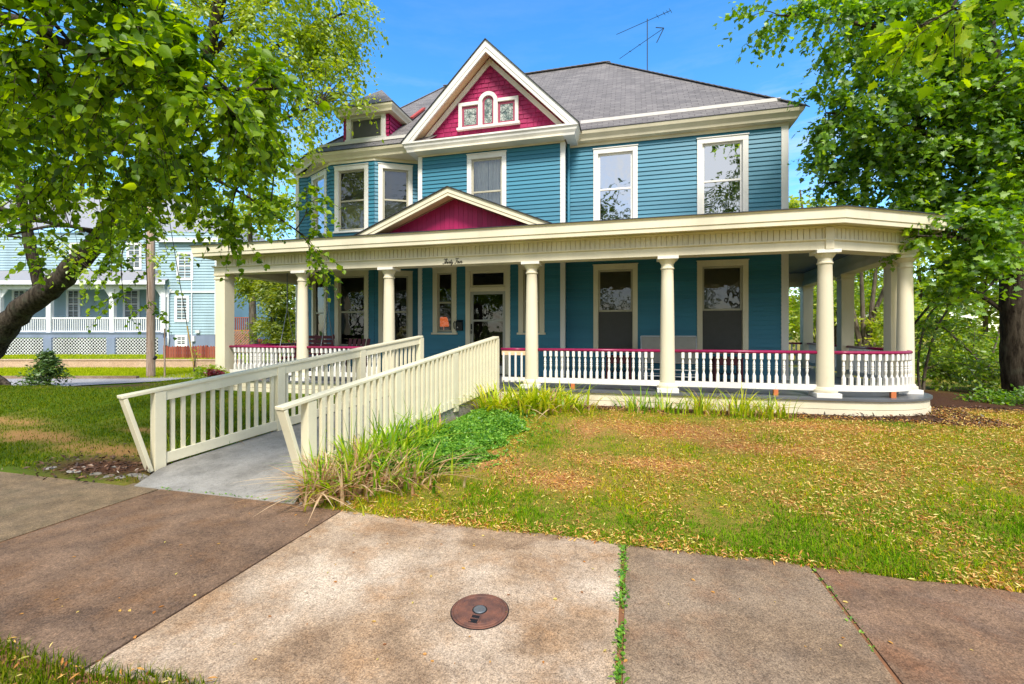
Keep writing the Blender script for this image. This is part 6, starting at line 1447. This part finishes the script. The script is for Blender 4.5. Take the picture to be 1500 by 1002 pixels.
# strap leaved clumps
def clump(label, x, y, n, ln, mat, group, dry=0, spread=0.16, lean=1.0, w=0.0095, name='daylily_clump', talls=0):
    z = float(gh(np.array(x), np.array(y))); t = thing(name, label, 'plant', (x, y, z), 0, group)
    def go(nm, m, k, L_, le):
        lv = Leaves(); xx = x+RNG.normal(0, spread, k); yy = y+RNG.normal(0, spread, k); ok = off_ramp(xx, yy, 0.03) & (yy < 8.33); xx, yy = xx[ok], yy[ok]
        out = np.arctan2(yy-y, xx-x)+RNG.normal(0, 0.8, len(xx))
        blades(lv, xx, yy, L_*RNG.uniform(0.5, 1.2, len(xx)), w*RNG.uniform(0.7, 1.3, len(xx)), le, None, 6, out); lv.build(nm, m, t)
    go('leaves', mat, n, ln, lean)
    if dry: go('dry_leaves', M['lf_dry'], dry, ln*0.85, 2.1)
    if talls:
        lv = Leaves(); xx = x+RNG.normal(0, 0.12, talls); yy = y+RNG.normal(0, 0.15, talls); ok = off_ramp(xx, yy, 0.05); xx, yy = xx[ok], yy[ok]
        if len(xx): blades(lv, xx, yy, RNG.uniform(0.55, 0.95, len(xx)), np.full(len(xx), 0.0055), 0.45, None, 6); lv.build('flower_stalks', M['gr_green'], t)
G1 = 'strap leaved clumps along the ramp'
clump('clump of mostly dry straw coloured strap leaves spilling on the pavement at the ramp foot', -2.97, 3.84, 60, 0.46, M['lf_lily'], G1, 190, 0.15, 1.35, 0.014, talls=3)
clump('half dry strap leaved clump, second from the ramp foot', -2.62, 4.08, 75, 0.46, M['lf_lily'], G1, 170, 0.20, 1.5, 0.014)
clump('green and straw strap leaved clump against the ramp rail before the ground cover', -2.92, 4.50, 120, 0.52, M['lf_lily'], G1, 70, 0.17, 1.5, 0.017, talls=6)
clump('loose strap leaved clump with dry tips at the lawn side of the ramp foot', -2.28, 4.42, 80, 0.42, M['lf_lily'], G1, 100, 0.22, 1.6, 0.013)
clump('tall green strap leaved clump leaning on the ramp rail above the ground cover', -2.84, 5.10, 110, 0.60, M['lf_lily'], G1, 20, 0.17, 1.4, 0.017, talls=8)
clump('green strap leaved clump halfway up the ramp rail', -2.72, 5.8, 60, 0.48, M['lf_lily'], G1, 8, 0.14, 1.4, 0.017, talls=3)
G2 = 'yellow green clumps before the porch'
for lab, x, y, n in [('yellow green arching clump against the ramp head', -2.25, 7.35, 120), ('yellow green arching clump between ramp head and entrance column', -1.88, 7.50, 140), ('broad yellow green clump at the foot of the entrance column', -1.52, 7.72, 130), ('outermost yellow green clump where the mulch strip begins', -1.12, 7.86, 80)]:
    clump(lab, x, y, n, 0.56, M['lf_liliesun'], G2, 10, 0.20, 1.5, 0.022)
G3 = 'green clumps along the porch skirt'
for lab, x, y, n, h in [('small upright green clump by the mulch strip under the porch rail', 0.10, 7.98, 46, 0.44), ('thin green clump at the foot of the middle porch column', 0.55, 8.0, 36, 0.40), ('bushy green clump right of the middle porch column', 1.10, 7.98, 70, 0.48), ('tallest bushy green clump below the orange rail block', 1.65, 7.98, 80, 0.52), ('last green clump along the skirt before the rounded corner', 2.12, 7.95, 70, 0.44)]:
    clump(lab, x, y, n, h, M['lf_liliesun' if n > 60 else 'lf_lily'], G3, 8, 0.14, 1.25, 0.013)
G4 = 'small green clumps left of the ramp'
for lab, x, y in [('small green strap clump at the front post of the far ramp rail', -5.12, 4.35), ('small green strap clump behind the far ramp rail, next up the slope', -4.98, 4.95), ('small green strap clump behind the middle of the far ramp rail', -4.85, 5.7)]:
    clump(lab, x-0.22, y, 34, 0.34, M['lf_lily'], G4, 6, 0.10, 0.9)

# ------------------------------------------------------------------ LIGHT, SKY, CAMERA
SUN_EL, SUN_AZ = R(50), R(160)
w = bpy.data.worlds.new('World'); bpy.context.scene.world = w; w.use_nodes = True
nt = w.node_tree; nt.nodes.clear(); out = nt.nodes.new('ShaderNodeOutputWorld'); bg = nt.nodes.new('ShaderNodeBackground'); bg.inputs['Strength'].default_value = SKY_S
sky = nt.nodes.new('ShaderNodeTexSky'); sky.sky_type = 'NISHITA'; sky.sun_disc = False; sky.sun_elevation = SUN_EL; sky.sun_rotation = SUN_AZ; sky.ozone_density = 2.0; sky.dust_density = 0.6; sky.air_density = 1.0
hs = nt.nodes.new('ShaderNodeHueSaturation'); hs.inputs['Saturation'].default_value = 1.36; hs.inputs['Value'].default_value = 1.0; L(nt, sky.outputs[0], hs.inputs['Color'])
tc = nt.nodes.new('ShaderNodeTexCoord'); mp = nt.nodes.new('ShaderNodeMapping'); mp.inputs['Scale'].default_value = (1.6, 1.6, 9.0); mp.inputs['Rotation'].default_value = (0.05, -0.10, 0.5); L(nt, tc.outputs['Generated'], mp.inputs['Vector'])
wisp = noise(nt, mp.outputs[0], 2.2, 7, 0.62)
sp = nt.nodes.new('ShaderNodeSeparateXYZ'); L(nt, tc.outputs['Generated'], sp.inputs[0])
low = ramp(nt, sp.outputs[2], [(0.02, (1, 1, 1)), (0.34, (0.85, 0.85, 0.85)), (0.50, (0.10, 0.10, 0.10)), (0.8, (0.05, 0.05, 0.05))])
wm = ramp(nt, wisp, [(0.46, (0, 0, 0)), (0.74, (0.6, 0.6, 0.6))])
m1 = mix(nt, 1.0, wm, low, 'MULTIPLY')
big = noise(nt, tc.outputs['Generated'], 2.6, 6, 0.6); back = ramp(nt, sp.outputs[1], [(0.0, (1, 1, 1)), (0.02, (0, 0, 0))])
mb2 = nt.nodes.new('ShaderNodeMapRange'); mb2.inputs[1].default_value = -0.1; mb2.inputs[2].default_value = -0.5; mb2.inputs[3].default_value = 0; mb2.inputs[4].default_value = 1; L(nt, sp.outputs[1], mb2.inputs[0])
cl = mix(nt, 1.0, ramp(nt, big, [(0.32, (0.25, 0.25, 0.25)), (0.6, (0.95, 0.95, 0.95))]), mb2.outputs[0], 'MULTIPLY')
mx = mix(nt, 1.0, m1, cl, 'LIGHTEN')
nb_ = nt.nodes.new('ShaderNodeMapRange'); nb_.inputs[1].default_value = -0.1; nb_.inputs[2].default_value = 0.5; nb_.inputs[3].default_value = 1.0; nb_.inputs[4].default_value = NORTH; L(nt, sp.outputs[1], nb_.inputs[0]); L(nt, nb_.outputs[0], hs.inputs['Value'])
skyc = mix(nt, mx, hs.outputs[0], (4.4, 4.6, 4.8))
L(nt, skyc, bg.inputs['Color']); L(nt, bg.outputs[0], out.inputs['Surface'])
sd = bpy.data.lights.new('sun', 'SUN'); sd.energy = SUN_S; sd.angle = R(SUN_ANG); sd.color = (1.0, 0.95, 0.86); so = bpy.data.objects.new('sun', sd); C.objects.link(so)
v = Vector((math.sin(SUN_AZ)*math.cos(SUN_EL), math.cos(SUN_AZ)*math.cos(SUN_EL), math.sin(SUN_EL)))
so.rotation_euler = v.to_track_quat('Z', 'Y').to_euler(); so.location = (10, -10, 30)
cd = bpy.data.cameras.new('camera'); cd.lens = 16.0; cd.sensor_width = 36.0; cd.sensor_fit = 'HORIZONTAL'; cd.shift_y = -15/1500; cd.clip_end = 3000; cd.clip_start = 0.05
co = bpy.data.objects.new('camera', cd); C.objects.link(co); co.location = EYE; co.rotation_euler = (math.pi/2, 0, YAW); bpy.context.scene.camera = co
sc = bpy.context.scene
sc.view_settings.view_transform = 'Standard'; sc.view_settings.look = 'None'; sc.view_settings.exposure = EXPO; sc.view_settings.gamma = 1.0
sc.render.engine = 'CYCLES'
sc.cycles.max_bounces = 8; sc.cycles.transparent_max_bounces = 12; sc.cycles.use_denoising = True
